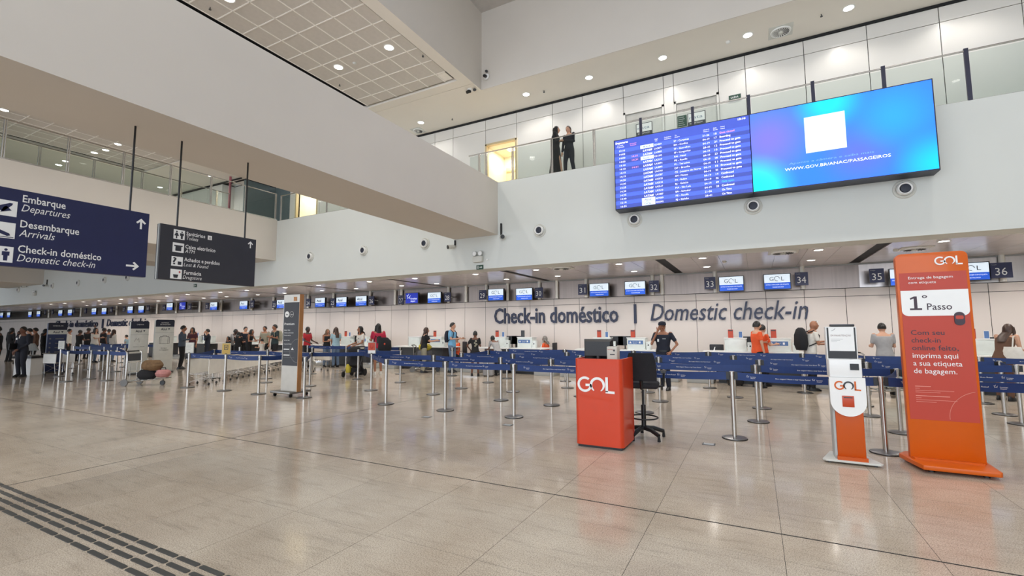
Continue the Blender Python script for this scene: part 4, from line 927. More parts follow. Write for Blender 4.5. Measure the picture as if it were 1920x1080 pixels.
# self-service kiosk
ks = root('self_service_kiosk', (.935, 6.9, 0), 0, 'white and orange self-service kiosk with a paper notice taped on its screen', 'kiosk')
MB().prism([(-.26, -.21), (.26, -.21), (.29, -.17), (.17, .25), (-.17, .25), (-.29, -.17)], .02, .04).build('base_plate', offw, ks, bevel=.004)
for x, y in ((-.22, -.15), (.22, -.15), (-.12, .2), (.12, .2)): MB().cyl((x, y, 0), (x, y, .02), .02, n=10).build('foot', dkgrey, ks)
bx('column', kiosk_o, -.13, .145, -.13, .1, .04, .95, ks, bevel=.01); bx('side_trim', ltgrey, -.155, -.131, -.12, .1, .04, .95, ks); bx('column_foot', kiosk_o, -.14, .155, -.17, -.13, .04, .08, ks)
m = MB().prism([(-.175, 1.0), (-.175, .72)]+[(-.175+.175-.175*math.cos(a), .72-.17*math.sin(a)) for a in [PI*k/16 for k in range(1, 16)]]+[(.175, .72), (.175, 1.0)][::1], -.185, -.14, plane='xz'); m.f = [tuple(reversed(f)) for f in m.f]; m.build('front_shield', white, ks)
bx('slot', orange_d, -.06, .055, -.19, -.184, .66, .79, ks, bevel=.004); bx('slot_mouth', dkgrey, -.045, .04, -.194, -.19, .765, .775, ks)
gol(ks, (-.13, -.186, .855), RX, .105, orange, ringcol=dkgrey, depth=.004)
bx('printer_housing', white, -.165, .155, -.165, .08, 1.0, 1.215, ks, bevel=.012); bx('scanner', black, .04, .125, -.172, -.16, 1.09, 1.165, ks)
q = bx('screen_housing', white, -.175, .135, -.12, .02, 1.2, 1.6, ks, bevel=.01); q2 = bx('screen', black, -.162, .122, -.126, -.118, 1.22, 1.59, ks)
bx('top_bar', black, -.12, .12, -.11, .0, 1.6, 1.63, ks, bevel=.008)
pn = root('paper_notice', (.77, 6.768, 1.31), 0, 'white paper notice taped over the kiosk screen', 'notice')
bx('sheet', white, .02, .27, -.001, .003, 0, .285, pn); Lettering().put('EM MANUTENÇÃO', (.04, -.002, .175), RX, .02, width=.2).build('heading', mat('print_brown', (120, 90, 80), .5), pn)
for k in range(3): bx('printed_line', grey_m, .04, .16-.03*k, -.002, -.001, .14-.015*k, .142-.015*k, pn)
MB().tube([(.05, -.002, .24), (.07, -.002, .25), (.09, -.002, .27)], .002, n=4).build('printed_mark', grey_m, pn)
# second kiosk cut by the right edge of the picture
k2 = root('self_service_kiosk', (2.72, 6.75, 0), 0, 'orange kiosk cut off by the right edge of the picture', 'kiosk')
MB().prism([(-.26, -.21), (.26, -.21), (.29, -.17), (.17, .25), (-.17, .25), (-.29, -.17)], .02, .04).build('base_plate', offw, k2, bevel=.004)
bx('column', kiosk_o, -.1, .165, -.13, .1, .04, .95, k2, bevel=.01); bx('printer_housing', white, -.12, .2, -.16, .08, .95, 1.25, k2, bevel=.012); bx('screen_housing', white, -.13, .18, -.12, .02, 1.25, 1.65, k2, bevel=.01); bx('screen', black, -.117, .167, -.126, -.118, 1.27, 1.63, k2)
MB().tube([(-.2, -.1, .04), (-.2, -.1, .1), (-.16, -.08, .1)], .01).build('cable', black, k2)
# big orange totem
tt = root('information_totem', (1.855, 7.0, 0), 0, 'tall orange and coral totem explaining the first step of baggage tagging', 'totem')
MB().prism([(-.39, .2), (-.36, .02), (-.29, -.31), (.33, -.31), (.35, -.29), (.38, .35), (-.3, .35)], .035, .085).build('base', orange, tt, bevel=.006)
for x, y in ((-.2, -.2), (.25, -.2), (-.2, .25), (.28, .25)): MB().cyl((x, y, 0), (x, y, .035), .03, n=10).build('caster', black, tt)
MB().prism(rrect(-.325, .325, .085, 2.46, .06, corners=(0, 0, 1, 1)), -.0, .09, plane='xz').build('body', orange, tt, bevel=.004)
MB().prism([(-.32, .0), (-.3, -.06), (.29, -.06), (.31, 0)], .085, .105).build('plinth_lip', orange, tt)
bx('poster', coral, -.3, .3, -.004, 0, .53, 2.23, tt)
MB().prism(rrect(-.3, .3, 1.72, 2.02, .06, corners=(1, 1, 0, 0)), -.008, -.004, plane='xz').build('step_card', white, tt)
dktx = mat('print_dark', (60, 44, 56), .5)
def tx(s_, x, z, cap, wd, m_, **k): Lettering().put(s_, (x, -.006 if 'on' not in k else -.0095, z), RX, cap, width=wd, bold=k.get('bold', .002 if m_ is white_t else .008)).build('text_line', m_, tt)
tx('Entrega de bagagem', -.22, 2.155, .03, .4, white_t); tx('com etiqueta', -.22, 2.1, .03, .25, white_t)
MB().prism([(-.225, 1.79), (-.115, 1.79), (-.115, 1.81), (-.155, 1.81), (-.155, 1.95), (-.18, 1.95), (-.22, 1.93), (-.215, 1.912), (-.185, 1.925), (-.185, 1.81), (-.225, 1.81)], -.0095, -.006, plane='xz').build('numeral_one', dktx, tt, smooth=False); tx('o', -.11, 1.93, .045, .05, dktx, on=1, bold=.02); tx('Passo', -.07, 1.79, .075, .22, dktx, on=1)
MB().prism(rrect(.16, .25, 1.61, 1.76, .04), -.014, -.004, plane='xz').build('badge', dktx, tt); MB().prism(rrect(.172, .238, 1.68, 1.72, .012), -.016, -.014, plane='xz').build('badge_suitcase', coral, tt)
for i, (s_, wd, m_) in enumerate((('Com seu', .3, dktx), ('check-in', .26, dktx), ('online feito,', .41, dktx), ('imprima aqui', .4, white_t), ('a sua etiqueta', .43, white_t), ('de bagagem.', .38, white_t))): tx(s_, -.235, 1.50-.0885*i, .056, wd, m_)
for i, (wd, h_) in enumerate(((.14, .006), (.04, .003), (.34, .003), (.22, .003), (.3, .006), (.05, .003), (.36, .003), (.18, .003))): bx('printed_line', mat('print_pale', (226, 160, 144), .5), -.235, -.235+wd, -.006, -.004, .905-.022*i-(.02 if i > 3 else 0), .905+h_-.022*i-(.02 if i > 3 else 0), tt)
pa, pb, pc = [Vector((q.x-1.855, q.z)) for q in (aty(1831, 735, 7), aty(1782, 770, 7), aty(1788, 803, 7))]
ax_, ay_, bx_, by_, cx_, cy_ = *pa, *pb, *pc; D_ = 2*(ax_*(by_-cy_)+bx_*(cy_-ay_)+cx_*(ay_-by_))
ux_ = ((ax_**2+ay_**2)*(by_-cy_)+(bx_**2+by_**2)*(cy_-ay_)+(cx_**2+cy_**2)*(ay_-by_))/D_; uz_ = ((ax_**2+ay_**2)*(cx_-bx_)+(bx_**2+by_**2)*(ax_-cx_)+(cx_**2+cy_**2)*(bx_-ax_))/D_; rr_ = math.hypot(ax_-ux_, ay_-uz_)
arc = [(ux_+rr_*math.cos(t), -.005, uz_+rr_*math.sin(t)) for t in [PI*(.3+k/40) for k in range(44)]]; arc = [p for p in arc if -.3 < p[0] < .3 and .53 < p[2] < 1.2]
MB().tube(arc, .002, n=4).build('printed_arc', mat('print_pale', (0, 0, 0)), tt)
gol(tt, (.03, -.002, 2.305), RX, .1, white, depth=.005)
# premium totem on a wheeled platform
pt = root('information_totem', (-10.0, 7.5, 0), 0, 'tall charcoal totem headed Premium with a wooden edge on a wheeled platform', 'totem')
bx('platform', mat('platform_steel', (150, 148, 144), .35, .9), -.5, .22, -.18, .42, .08, .13, pt, bevel=.01)
for x, y in ((-.42, -.1), (.15, -.1), (-.42, .34), (.15, .34)): MB().cyl((x-.015, y, .04), (x+.015, y, .04), .04, n=14).box(x-.02, x+.02, y-.01, y+.01, .04, .085).build('caster', black, pt)
ps_ = mat('totem_steel', (176, 170, 160), .3, .85)
bx('body', ps_, -.28, .3, -.05, .05, .13, 2.46, pt); bx('wood_edge', wood, .3, .315, -.055, .055, .13, 2.46, pt); bx('poster', charcoal, -.26, .285, -.054, -.05, .74, 2.27, pt)
bx('wood_patch', wood, .08, .2, -.053, -.05, 2.3, 2.4, pt)
MB().lathe([(.075, 0), (.075, -.004)], c=(-.14, -.054, 1.98), n=22, axis='y').build('badge', white_t, pt); Lettering().put('in', (-.18, -.06, 1.96), RX, .04, width=.08, bold=.02).build('badge_text', charcoal, pt)
MB().tube([(.03+.07*math.cos(a), -.056, 1.98+.07*math.sin(a)) for a in [2*PI*k/20 for k in range(21)]], .003, n=4).build('badge_ring', white_t, pt); Lettering().put('ten', (-.01, -.056, 1.96), RX, .035, width=.08).build('badge_text', white_t, pt)
for t, z, c_, wd in (('Premium', 1.72, .055, .36), ('Balcão / Desk', 1.58, .03, .22), ('Clientes preferenciais', 1.52, .022, .34), ('Premium check-in', 1.46, .022, .24), ('Top Tier / Gold', 1.34, .02, .2), ('Programa de fidelidade', 1.25, .02, .28)): Lettering().put(t, (-.22, -.056, z), RX, c_, width=wd, bold=.01).build('text_line', white_t, pt)
for z, wd in ((1.12, .2), (.98, .22)): bx('partner_mark', white_t, -.22, -.22+wd, -.057, -.054, z, z+.025, pt); bx('rule', grey_m, -.22, .18, -.056, -.054, z-.05, z-.046, pt)
MB().add([(.05, -.057, 1.12), (.15, -.057, 1.12), (.1, -.057, 1.18)], [(0, 1, 2)]).build('partner_mark', white_t, pt, smooth=False)
MB().tube([(.285-.28*math.sin(a), -.055, 1.1-.28*math.cos(a)) for a in [PI*k/16 for k in range(0, 17)]], .002, n=4).build('printed_arc', ltgrey, pt)
# airline totems on the left (they face +X)
def azul_totem(x, y0, y1, h, label, head, base_white, body, lines, rz=0):
    r = root('airline_totem', (x, (y0+y1)/2, 0), 0, label, 'totem'); a = (y1-y0)/2
    MB().prism([(-a, .04), (a, .04), (a, h-.03), (a-.04, h), (-a+.04, h), (-a, h-.03)], -.1, 0, plane='yz').build('body', body, r, bevel=.003)
    MB().prism([(-a, h-.27), (a, h-.27), (a, h-.03), (a-.04, h), (-a+.04, h), (-a, h-.03)], 0, .006, plane='yz').build('header', dknavy, r, smooth=False)
    bx('foot', dkgrey, -.15, .06, -a-.02, a+.02, 0, .05, r)
    bx('name_band', offw, 0, .005, -a+.005, a-.005, h-.45, h-.28, r)
    zz = h-.14
    for t, wd in lines: Lettering().put(t, (.009, 0, zz), RY, .04, width=wd, align='c').build('header_text', white_t, r); zz -= .065
    Lettering().put('Azul', (.008, -.14, h-.40), RY, .08, width=.2, bold=.02).build('wordmark', dknavy, r); MB().add([(.007, .1, h-.33), (.007, .17, h-.33), (.007, .16, h-.36), (.007, .13, h-.4), (.007, .12, h-.36)], [(0, 1, 2, 3, 4)]).build('emblem', dknavy, r, smooth=False)
    return r, a, h
r, a, h = azul_totem(-20.3, 8.52, 9.1, 1.95, 'white airline totem with dark header reading check-in, behind the luggage cart', dknavy, 1, offw, [('CHECK-IN', .22)])
bx('rule', grey_m, 0, .004, -a, a, h-.5, h-.495, r); MB().tube([(.006, -.16, h-.75), (.006, -.1, h-.62), (.006, -.06, h-.7), (.006, -.02, h-.62), (.006, .0, h-.78)], .004, n=4).build('line_drawing', grey_m, r); Lettering().put('Imprima a etiqueta', (.006, 0, h-.95), RY, .03, width=.36, align='c').build('text_line', dkgrey, r)
r, a, h = azul_totem(-20.1, 9.22, 9.86, 2.02, 'white airline totem with suitcase drawing and header about baggage', dknavy, 1, offw, [('ENTREGA', .26), ('DE BAGAGEM', .34)])
bx('rule', grey_m, 0, .004, -a, a, h-.5, h-.495, r)
MB().tube([(.006, -.17, h-.92), (.006, -.17, h-.68), (.006, -.14, h-.65), (.006, .14, h-.65), (.006, .17, h-.68), (.006, .17, h-.92), (.006, -.17, h-.92)], .005, n=4).tube([(.006, -.06, h-.65), (.006, -.06, h-.6), (.006, .06, h-.6), (.006, .06, h-.65)], .005, n=4).tube([(.006, -.12, h-.65), (.006, -.12, h-.92)], .004, n=4).tube([(.006, .12, h-.65), (.006, .12, h-.92)], .004, n=4).build('suitcase_drawing', dkgrey, r)
Lettering().put('Entregue', (.006, 0, h-1.1), RY, .035, width=.2, align='c').put('as bagagens', (.006, 0, h-1.17), RY, .035, width=.3, align='c').build('text_line', dkgrey, r)
p0, p1 = atx(91, 607, -24.2), atx(127, 607, -24.2)
r, a, h = azul_totem(-24.2, p0.y, p1.y, 1.93, 'navy airline totem with pale name band beside the dark suited attendant', dknavy, 0, mat('totem_navy', (34, 48, 86), .4), [('CHECK-IN', .3)])
for k in range(4): MB().lathe([(.028, 0), (.028, .004)], c=(.002, -.2, h-.62-.17*k), n=12, axis='x').build('bullet', grey_m, r); bx('text_bar', grey_m, .0, .004, -.05, .2, h-.64-.17*k, h-.61-.17*k, r)

# ================================================================== CHECK-IN DESKS
stick = mat('sticker_blue', (84, 118, 170), .5); box_m = mat('machine_white', (216, 222, 218), .3)
def chair(x, y, rz, label, grp=None, low=False):
    r = root('office_chair', (x, y, 0), rz, label, 'chair', grp)
    bx('seat', fabric_b, -.22, .22, -.22, .22, .46, .53, r, bevel=.03); bx('backrest', mat('chair_mesh_back', (44, 44, 48), .7), -.2, .2, -.26, -.22, .62, 1.08, r, bevel=.03)
    MB().cyl((0, 0, .08), (0, 0, .46), .03, n=10).build('column', black, r); MB().tube([(0, -.1, .48), (0, -.24, .5), (0, -.25, .64)], .02).build('back_bracket', black, r)
    for k in range(5):
        a = 2*PI*k/5; MB().tube([(0, 0, .1), (.26*math.cos(a), .26*math.sin(a), .06)], [.025, .015]).ell((.26*math.cos(a), .26*math.sin(a), .03), (.03, .03, .03), 8, 6).build('leg', black, r)
    for s_ in (-1, 1): MB().tube([(s_*.22, -.05, .5), (s_*.27, -.05, .5), (s_*.27, -.05, .7), (s_*.27, .1, .7)], .013).build('armrest', black, r)
    return r
DESKS = [(4.75, 0, 'behind the orange totem right of the picture'), (.58, 1, 'right of the man in the orange polo shirt'), (-.52, 0, 'left of the man in the orange polo shirt'), (-3.38, 1, 'left of the security guard'), (-4.5, 0, 'behind the monitor of the orange podium'),
         (-7.35, 1, 'left of the grey-haired clerk'), (-8.42, 0, 'right of the boy in the black shirt'), (-11.3, 1, 'behind the long-haired woman with a full cart'), (-12.4, 0, 'with bare dark front, right of the black backpack'), (-15.3, 1, 'right of the woman with the stroller'), (-16.3, 0, 'behind the couple'),
         (-19.3, 1, 'behind the man with crossed arms'), (-20.3, 0, 'behind the woman in white'), (-23.2, 1, 'behind the woman in the maroon top'), (-24.3, 0, 'left of the woman in the maroon top'), (-27.2, 1, 'behind the airline totems'), (-28.3, 0, 'right of the far left crowd'), (-31.2, 1, 'behind the far left crowd'), (-32.3, 0, 'behind the white shirted travellers')]
for i, (x, st_, where) in enumerate(DESKS):
    s_ = 1 if st_ else -1
    r = root('check_in_desk', (x, 14.75, 0), 0, 'dark fronted white topped desk '+where, 'check-in desk', 'check-in desks')
    bx('front_panel', dkgrey, -.48, .48, 0, .05, .08, .87, r); bx('plinth', black, -.47, .47, .03, .5, 0, .08, r); bx('side_panel', dkgrey, -.48, -.45, .05, .6, .08, .87, r); bx('side_panel', dkgrey, .45, .48, .05, .6, .08, .87, r)
    MB().prism(rrect(-.49-(.4 if s_ < 0 else 0), .49+(.4 if s_ > 0 else 0), -.08, .75, .12), .875, .91).build('worktop', white, r)
    q = root('baggage_tag_machine', (x, 14.95, .91), 0, ('blue-stickered white machine' if st_ else 'plain white machine')+' on desk '+where, 'machine', 'machines on the check-in desks')
    bx('body', box_m, -.29, .29, 0, .4, 0, .36, q, bevel=.008); bx('lid', white, -.305, .305, -.015, .41, .36, .385, q)
    for a in (-.26, .26):
        for b in (.04, .32): MB().cyl((a, -.004, b), (a, .0, b), .008, n=8).build('screw', ltgrey, q)
    if st_:
        bx('sticker', stick, -.25, .22, -.003, 0, .17, .29, q); MB().add([(-.22, -.005, .2), (-.14, -.005, .2), (-.18, -.005, .27)], [(0, 1, 2)]).build('sticker_mark', white_t, q, smooth=False)
        Lettering().put('Fique atento', (-.1, -.005, .23), RX, .03, width=.15).put('Attention', (-.1, -.005, .19), RX, .022, width=.12).build('sticker_text', white_t, q); bx('sticker_mark', white_t, .09, .14, -.005, -.003, .2, .26, q)
    m_ = root('desk_monitor', (x-s_*.42, 15.2, .91), 0, 'black monitor on desk '+where, 'monitor', 'desk monitors')
    bx('casing', black, -.22, .22, 0, .04, .12, .42, m_); MB().cyl((0, .02, 0), (0, .02, .14), .02, n=8).lathe([(.09, 0), (.09, .01), (.02, .015)], c=(0, .02, 0), n=14).build('stand', black, m_)
    if i not in (8,):
        p_ = root('ticket_printer', (x-s_*.38 if s_ < 0 else x+.39, 14.9, .91), 0, 'small white printer on desk '+where, 'printer', 'ticket printers on the desks'); bx('body', box_m, -.07, .07, 0, .15, 0, .26, p_, bevel=.01); bx('button', black, -.02, .02, -.003, 0, .13, .17, p_); bx('slot', ltgrey, -.05, -.01, -.003, 0, .2, .21, p_)
        f_ = root('notice_stand', (x-.12, 15.05, 1.295), 0, ('orange' if i != 5 else 'dark')+' framed card on desk '+where, 'notice', 'card frames on the desk machines'); bx('frame', dkgrey if i == 5 else coral, -.07, .07, 0, .015, 0, .24, f_); bx('card', orange_d if i != 5 else dkgrey, -.055, .055, -.003, 0, .015, .19, f_); bx('card_head', dkgrey, -.055, .055, -.003, 0, .195, .225, f_)
        if not st_:
            f_ = root('notice_stand', (x+.14, 15.05, 1.295), 0, 'blue framed card on desk '+where, 'notice', 'card frames on the desk machines'); bx('frame', white, -.05, .05, 0, .015, 0, .19, f_); bx('card', stick, -.042, .042, -.003, 0, .01, .18, f_)
    sc_ = root('luggage_scale', (x+s_*.95, 14.45, 0), 0, 'low steel luggage scale by desk '+where, 'luggage scale', 'luggage scales between the desks')
    bx('frame', ltgrey, -.36, .36, 0, .9, 0, .2, sc_, bevel=.01); bx('belt_top', dkgrey, -.31, .31, .05, .85, .2, .21, sc_); bx('edge', chrome, -.37, .37, -.01, 0, .14, .21, sc_)
    if i in (1, 2, 3, 5): MB().prism([(-.02, 0), (.02, 0), (.03, .1), (.07, .3), (.05, .3), (0, .16)], -.01, .01, plane='xz').build('fin', white, sc_).location = (-.34*s_, .5, .73); MB().cyl((-.34*s_, .5, .2), (-.34*s_, .5, .75), .012, n=8).build('fin_post', chrome, sc_)
chair(-7.95, 15.95, 0.2, 'empty black office chair behind the desks left of the grey-haired clerk'); chair(-1.1, 15.9, .1, 'black mesh office chair behind the desk left of the man in orange'); chair(-16.0, 15.9, .1, 'office chair behind the desk of the couple'); chair(-23.9, 15.9, .1, 'office chair behind the desk of the woman in maroon')
chair(4.0, 15.8, -.2, 'black office chair behind the desk near the woman with the tote bag')

# ================================================================== CARTS, BAGS, STROLLER
def nest(x0, y0, x1, y1, label, zt=.755, zb=.33, step=.42):
    d = Vector((x1-x0, y1-y0, 0)); L_ = d.length; r = root('nested_luggage_carts', (x0, y0, 0), math.atan2(d.y, d.x), label, 'luggage carts')
    bx('side_panel', mat('cart_panel', (236, 234, 228), .4, var=.04), .0, L_, -.3, -.285, zb, zt, r); bx('side_panel', mat('cart_panel', (0, 0, 0)), .0, L_, .285, .3, zb, zt, r)
    MB().tube([(-.05, -.3, zt+.02), (L_+.05, -.3, zt+.02)], .014).build('top_rail', chrome, r); MB().tube([(-.05, .3, zt+.02), (L_+.05, .3, zt+.02)], .014).build('top_rail', chrome, r)
    n = max(1, int(L_/step))
    for k in range(n+1):
        x = min(L_-.05, .05+k*step)
        MB().tube([(x, -.3, zb), (x+.03, -.27, .06)], .009, n=6).tube([(x, .3, zb), (x+.03, .27, .06)], .009, n=6).tube([(x, -.3, zb-.02), (x, .3, .08)], .005, n=5).tube([(x, .3, zb-.02), (x, -.3, .08)], .005, n=5).tube([(x, -.3, zb), (x, .3, zb)], .007, n=5).build('leg_frame', steel, r)
        for s_ in (-1, 1): MB().cyl((x+.03, s_*.27-.012, .04), (x+.03, s_*.27+.012, .04), .04, n=12).build('wheel', black, r)
    return r
nest(-14.4, 7.75, -17.6, 12.6, 'long row of nested luggage carts with pale side panels behind the golden notice')
nest(-16.0, 12.75, -14.7, 12.35, 'short row of nested luggage carts with pale panel right of the premium totem', .7, .42, .6)
nest(-22.95, 7.3, -22.35, 7.45, 'pale panelled luggage cart beside the dark suited attendant', .78, .45, .6)
def cart(x, y, rz, label):
    r = root('luggage_cart', (x, y, 0), rz, label, 'luggage cart')
    for s_ in (-1, 1):
        MB().tube([(-.02, s_*.25, .12), (.02, s_*.26, .7), (.0, s_*.26, .96), (-.06, s_*.24, 1.0)], .016).build('side_tube', steel, r)
        MB().tube([(0, s_*.25, .12), (.5, s_*.22, .15), (.98, s_*.16, .2), (1.05, s_*.1, .21)], .014).build('deck_tube', steel, r)
        w_ = MB().lathe([(.03, -.02), (.1, -.02), (.1, .02), (.03, .02)], c=(-.02, s_*.28, .1), n=18, axis='y').build('wheel', grey_m, r)
    MB().tube([(-.06, -.24, 1.0), (-.06, .24, 1.0)], .018).build('handlebar', black, r)
    bx('back_board', dkgrey, -.01, .01, -.23, .23, .72, .93, r); MB().tube([(.01, -.25, .68), (.01, .25, .68)], .01).tube([(0, -.25, .4), (0, .25, .4)], .01).tube([(0, -.12, .15), (0, -.12, .68)], .006).tube([(0, .12, .15), (0, .12, .68)], .006).build('back_frame', steel, r)
    m = MB()
    for k in range(5): m.box(.05+.18*k, .12+.18*k, -.22, .22, .14+.01*k, .155+.01*k)
    m.build('deck', ltgrey, r, smooth=False); MB().tube([(.9, 0, .19), (.88, 0, .08)], .012).lathe([(.02, -.02), (.07, -.02), (.07, .02), (.02, .02)], c=(.88, 0, .07), n=16, axis='y').build('front_wheel', black, r)
    return r
def bag(x, y, z, rz, sx, sy, sz, m_, label, name='bag', handle=True, lump=1.):
    r = root(name, (x, y, z), rz, label, 'bag' if name != 'suitcase' else 'suitcase')
    if name == 'suitcase':
        bx('shell', m_, -sx/2, sx/2, -sy/2, sy/2, .03, sz, r, bevel=.04)
        for a in (-1, 1):
            for b in (-1, 1): MB().ell((a*sx*.38, b*sy*.3, .018), (.02, .02, .018), 8, 6).build('wheel', rubber, r)
    else:
        m = MB(); rings = []
        for k in range(9):
            t = k/8; f = math.sin(PI*(.12+.76*t))**.45; rings.append(((random.uniform(-.01, .01)*lump, random.uniform(-.01, .01)*lump, sz*t), sx/2*f, sy/2*f))
        m.loft(rings, 16).build('body', m_, r)
    if handle: MB().tube([(-sx*.2, 0, sz*.97), (-sx*.15, 0, sz+.06), (sx*.15, 0, sz+.06), (sx*.2, 0, sz*.97)], .012).build('handle', black, r)
    return r
ca = .483; c_, s_ = math.cos(ca), math.sin(ca)
cart(-16.35, 7.0, ca, 'grey luggage cart loaded with brown and pink bags standing alone on the open floor')
def on(l, w_=0): return (-16.35+l*c_-w_*s_, 7.0+l*s_+w_*c_)
x, y = on(.42); bag(x, y, .17, ca, .55, .36, .28, fabric_b, 'black bag lying at the bottom of the loaded cart', 'bag', False)
x, y = on(.55); bag(x, y, .43, ca, .62, .34, .3, bag_brown, 'brown patterned bag on top of the loaded cart', 'bag', False)
x, y = on(.88); bag(x, y, .23, ca, .42, .32, .22, bag_pink, 'dusty pink bag at the front of the loaded cart', 'bag')
cart(-11.45, 13.85, ca+.0, 'luggage cart pushed by the long-haired woman in black'); bag(-11.1, 14.02, .17, .5, .5, .4, .22, mat('case_aqua', (150, 172, 168), .5), 'pale aqua suitcase on the cart of the long-haired woman', 'suitcase', False)
bag(-11.1, 14.02, .43, .5, .5, .36, .36, mat('case_grey', (100, 100, 104), .6), 'grey case in the middle of the piled cart of the long-haired woman', 'suitcase', False); bag(-11.1, 14.02, .8, .5, .5, .34, .24, yellow_m, 'yellow and white bag on top of the piled cart', 'bag', False)
cart(2.15, 13.45, .15, 'empty luggage cart with black handle beside the man with the backpack'); bag(2.75, 13.5, .2, .2, .5, .36, .3, mat('case_aqua2', (160, 178, 176), .5), 'pale green suitcase on the cart by the woman in the grey shirt', 'suitcase')
bag(1.95, 13.85, 0, .2, .42, .3, .62, black, 'black suitcase standing beside the empty luggage cart', 'suitcase')
bag(-.55, 14.3, 0, .2, .4, .28, .6, black, 'black suitcase standing by the desk behind the orange polo man', 'suitcase')
# stroller
sr = root('baby_stroller', (-12.25, 11.65, 0), .35, 'black baby stroller with yellow bag pushed by the woman in the white blouse', 'stroller')
for a, b, rr in ((-.24, -.3, .1), (.24, -.3, .1), (-.24, .3, .12), (.24, .3, .12)):
    MB().lathe([(.03, -.02), (rr, -.02), (rr, .02), (.03, .02)], c=(a, b, rr), n=18, axis='x').build('wheel', rubber, sr)
for s_ in (-1, 1): MB().tube([(s_*.24, -.3, .1), (s_*.22, .05, .5), (s_*.2, .35, 1.0)], .014).tube([(s_*.24, .3, .12), (s_*.22, -.1, .55)], .014).build('frame', dkgrey, sr)
MB().tube([(-.2, .35, 1.0), (.2, .35, 1.0)], .016).build('handlebar', black, sr)
MB().loft([((0, .05, .32), .17, .14), ((0, 0, .4), .2, .2), ((0, .08, .6), .2, .12), ((0, .14, .85), .19, .08)], 14).build('seat', fabric_b, sr)
MB().loft([((0, .0, .76), .21, .2), ((0, .0, .88), .21, .2), ((0, .02, .98), .17, .15), ((0, .03, 1.02), .06, .05)], 14).build('canopy', fabric_b, sr); MB().loft([((-.16, -.12, .14), .08, .1), ((-.16, -.1, .3), .1, .12), ((-.17, -.08, .42), .06, .08)], 12).build('yellow_bag', yellow_m, sr); MB().loft([((.02, .05, .14), .14, .2), ((.02, .05, .3), .15, .2)], 12).build('basket', fabric_b, sr)
# far left service desk
fd = root('service_desk', (-23.75, 6.95, 0), .5, 'white service desk with black top and tilted screen at the far left', 'desk')
bx('body', white, -.35, .25, -.25, .2, 0, .62, fd); bx('top', black, -.4, .3, -.3, .25, .62, .7, fd); bx('keyboard_tray', ltgrey, -.3, .2, -.28, .1, .7, .74, fd)
q = bx('screen', ltgrey, -.2, .2, -.02, .02, .0, .3, fd); q.location = (0, .05, .9); q.rotation_euler = (.6, 0, 0); MB().cyl((0, .05, .74), (0, .05, .95), .02, n=8).build('screen_arm', ltgrey, fd)

# ================================================================== PEOPLE
BAKE = []
sk = {'light': mat('skin_light', (196, 150, 124), .6, var=.04), 'tan': mat('skin_tan', (158, 108, 82), .6, var=.04), 'brown': mat('skin_brown', (108, 70, 52), .6, var=.04), 'dark': mat('skin_dark', (70, 46, 38), .6, var=.04)}
def cloth(name, rgb): return mat('cloth_'+name, rgb, .85, var=.06, scale=14)
CL = {'navy': cloth('navy', (28, 32, 46)), 'black': cloth('black', (24, 24, 27)), 'orange': cloth('orange', (226, 88, 44)), 'white': cloth('white', (216, 212, 204)), 'grey': cloth('grey', (158, 156, 156)), 'greyblue': cloth('greyblue', (70, 80, 94)), 'maroon': cloth('maroon', (74, 34, 42)), 'red': cloth('red', (170, 34, 44)), 'blue': cloth('lightblue', (112, 168, 206)), 'pale': cloth('paleblue', (150, 178, 190)), 'denim': cloth('denim', (92, 112, 138)), 'beige': cloth('beige', (176, 164, 146)), 'brown': cloth('brown', (92, 64, 48)), 'teal': cloth('dark_teal', (36, 52, 54)), 'crimson': cloth('crimson', (178, 36, 66)), 'khaki': cloth('khaki', (150, 146, 128)), 'suit': cloth('suit', (26, 28, 38))}
hair_m = {'black': mat('hair_black', (20, 17, 16), .5, var=.2, scale=40, stretch=(1, 1, .2)), 'brown': mat('hair_brown', (62, 42, 32), .5, var=.25, scale=40, stretch=(1, 1, .2)), 'grey': mat('hair_grey', (128, 122, 116), .6, var=.2, scale=40), 'blond': mat('hair_ash', (110, 88, 68), .6, var=.2, scale=40)}
ARMS = {'down': ((.06, .0, -.29), (.07, .05, -.54)), 'fwd': ((.04, .06, -.28), (.0, .3, -.26)), 'reach': ((.03, .16, -.24), (-.02, .42, -.2)), 'fold': ((.05, .05, -.28), (-.26, .19, -.22)), 'face': ((.04, .16, -.26), (-.12, .16, .06)),
        'hip': ((.15, -.02, -.27), (.02, .1, -.46)), 'clasp': ((.06, .03, -.29), (-.14, .17, -.48)), 'push': ((.04, .05, -.29), (.02, .3, -.38)), 'phone': ((.04, .1, -.27), (-.06, .3, -.08)), 'back': ((.07, -.06, -.28), (-.1, -.17, -.5)), 'up': ((.1, .12, .08), (.04, .16, .3))}
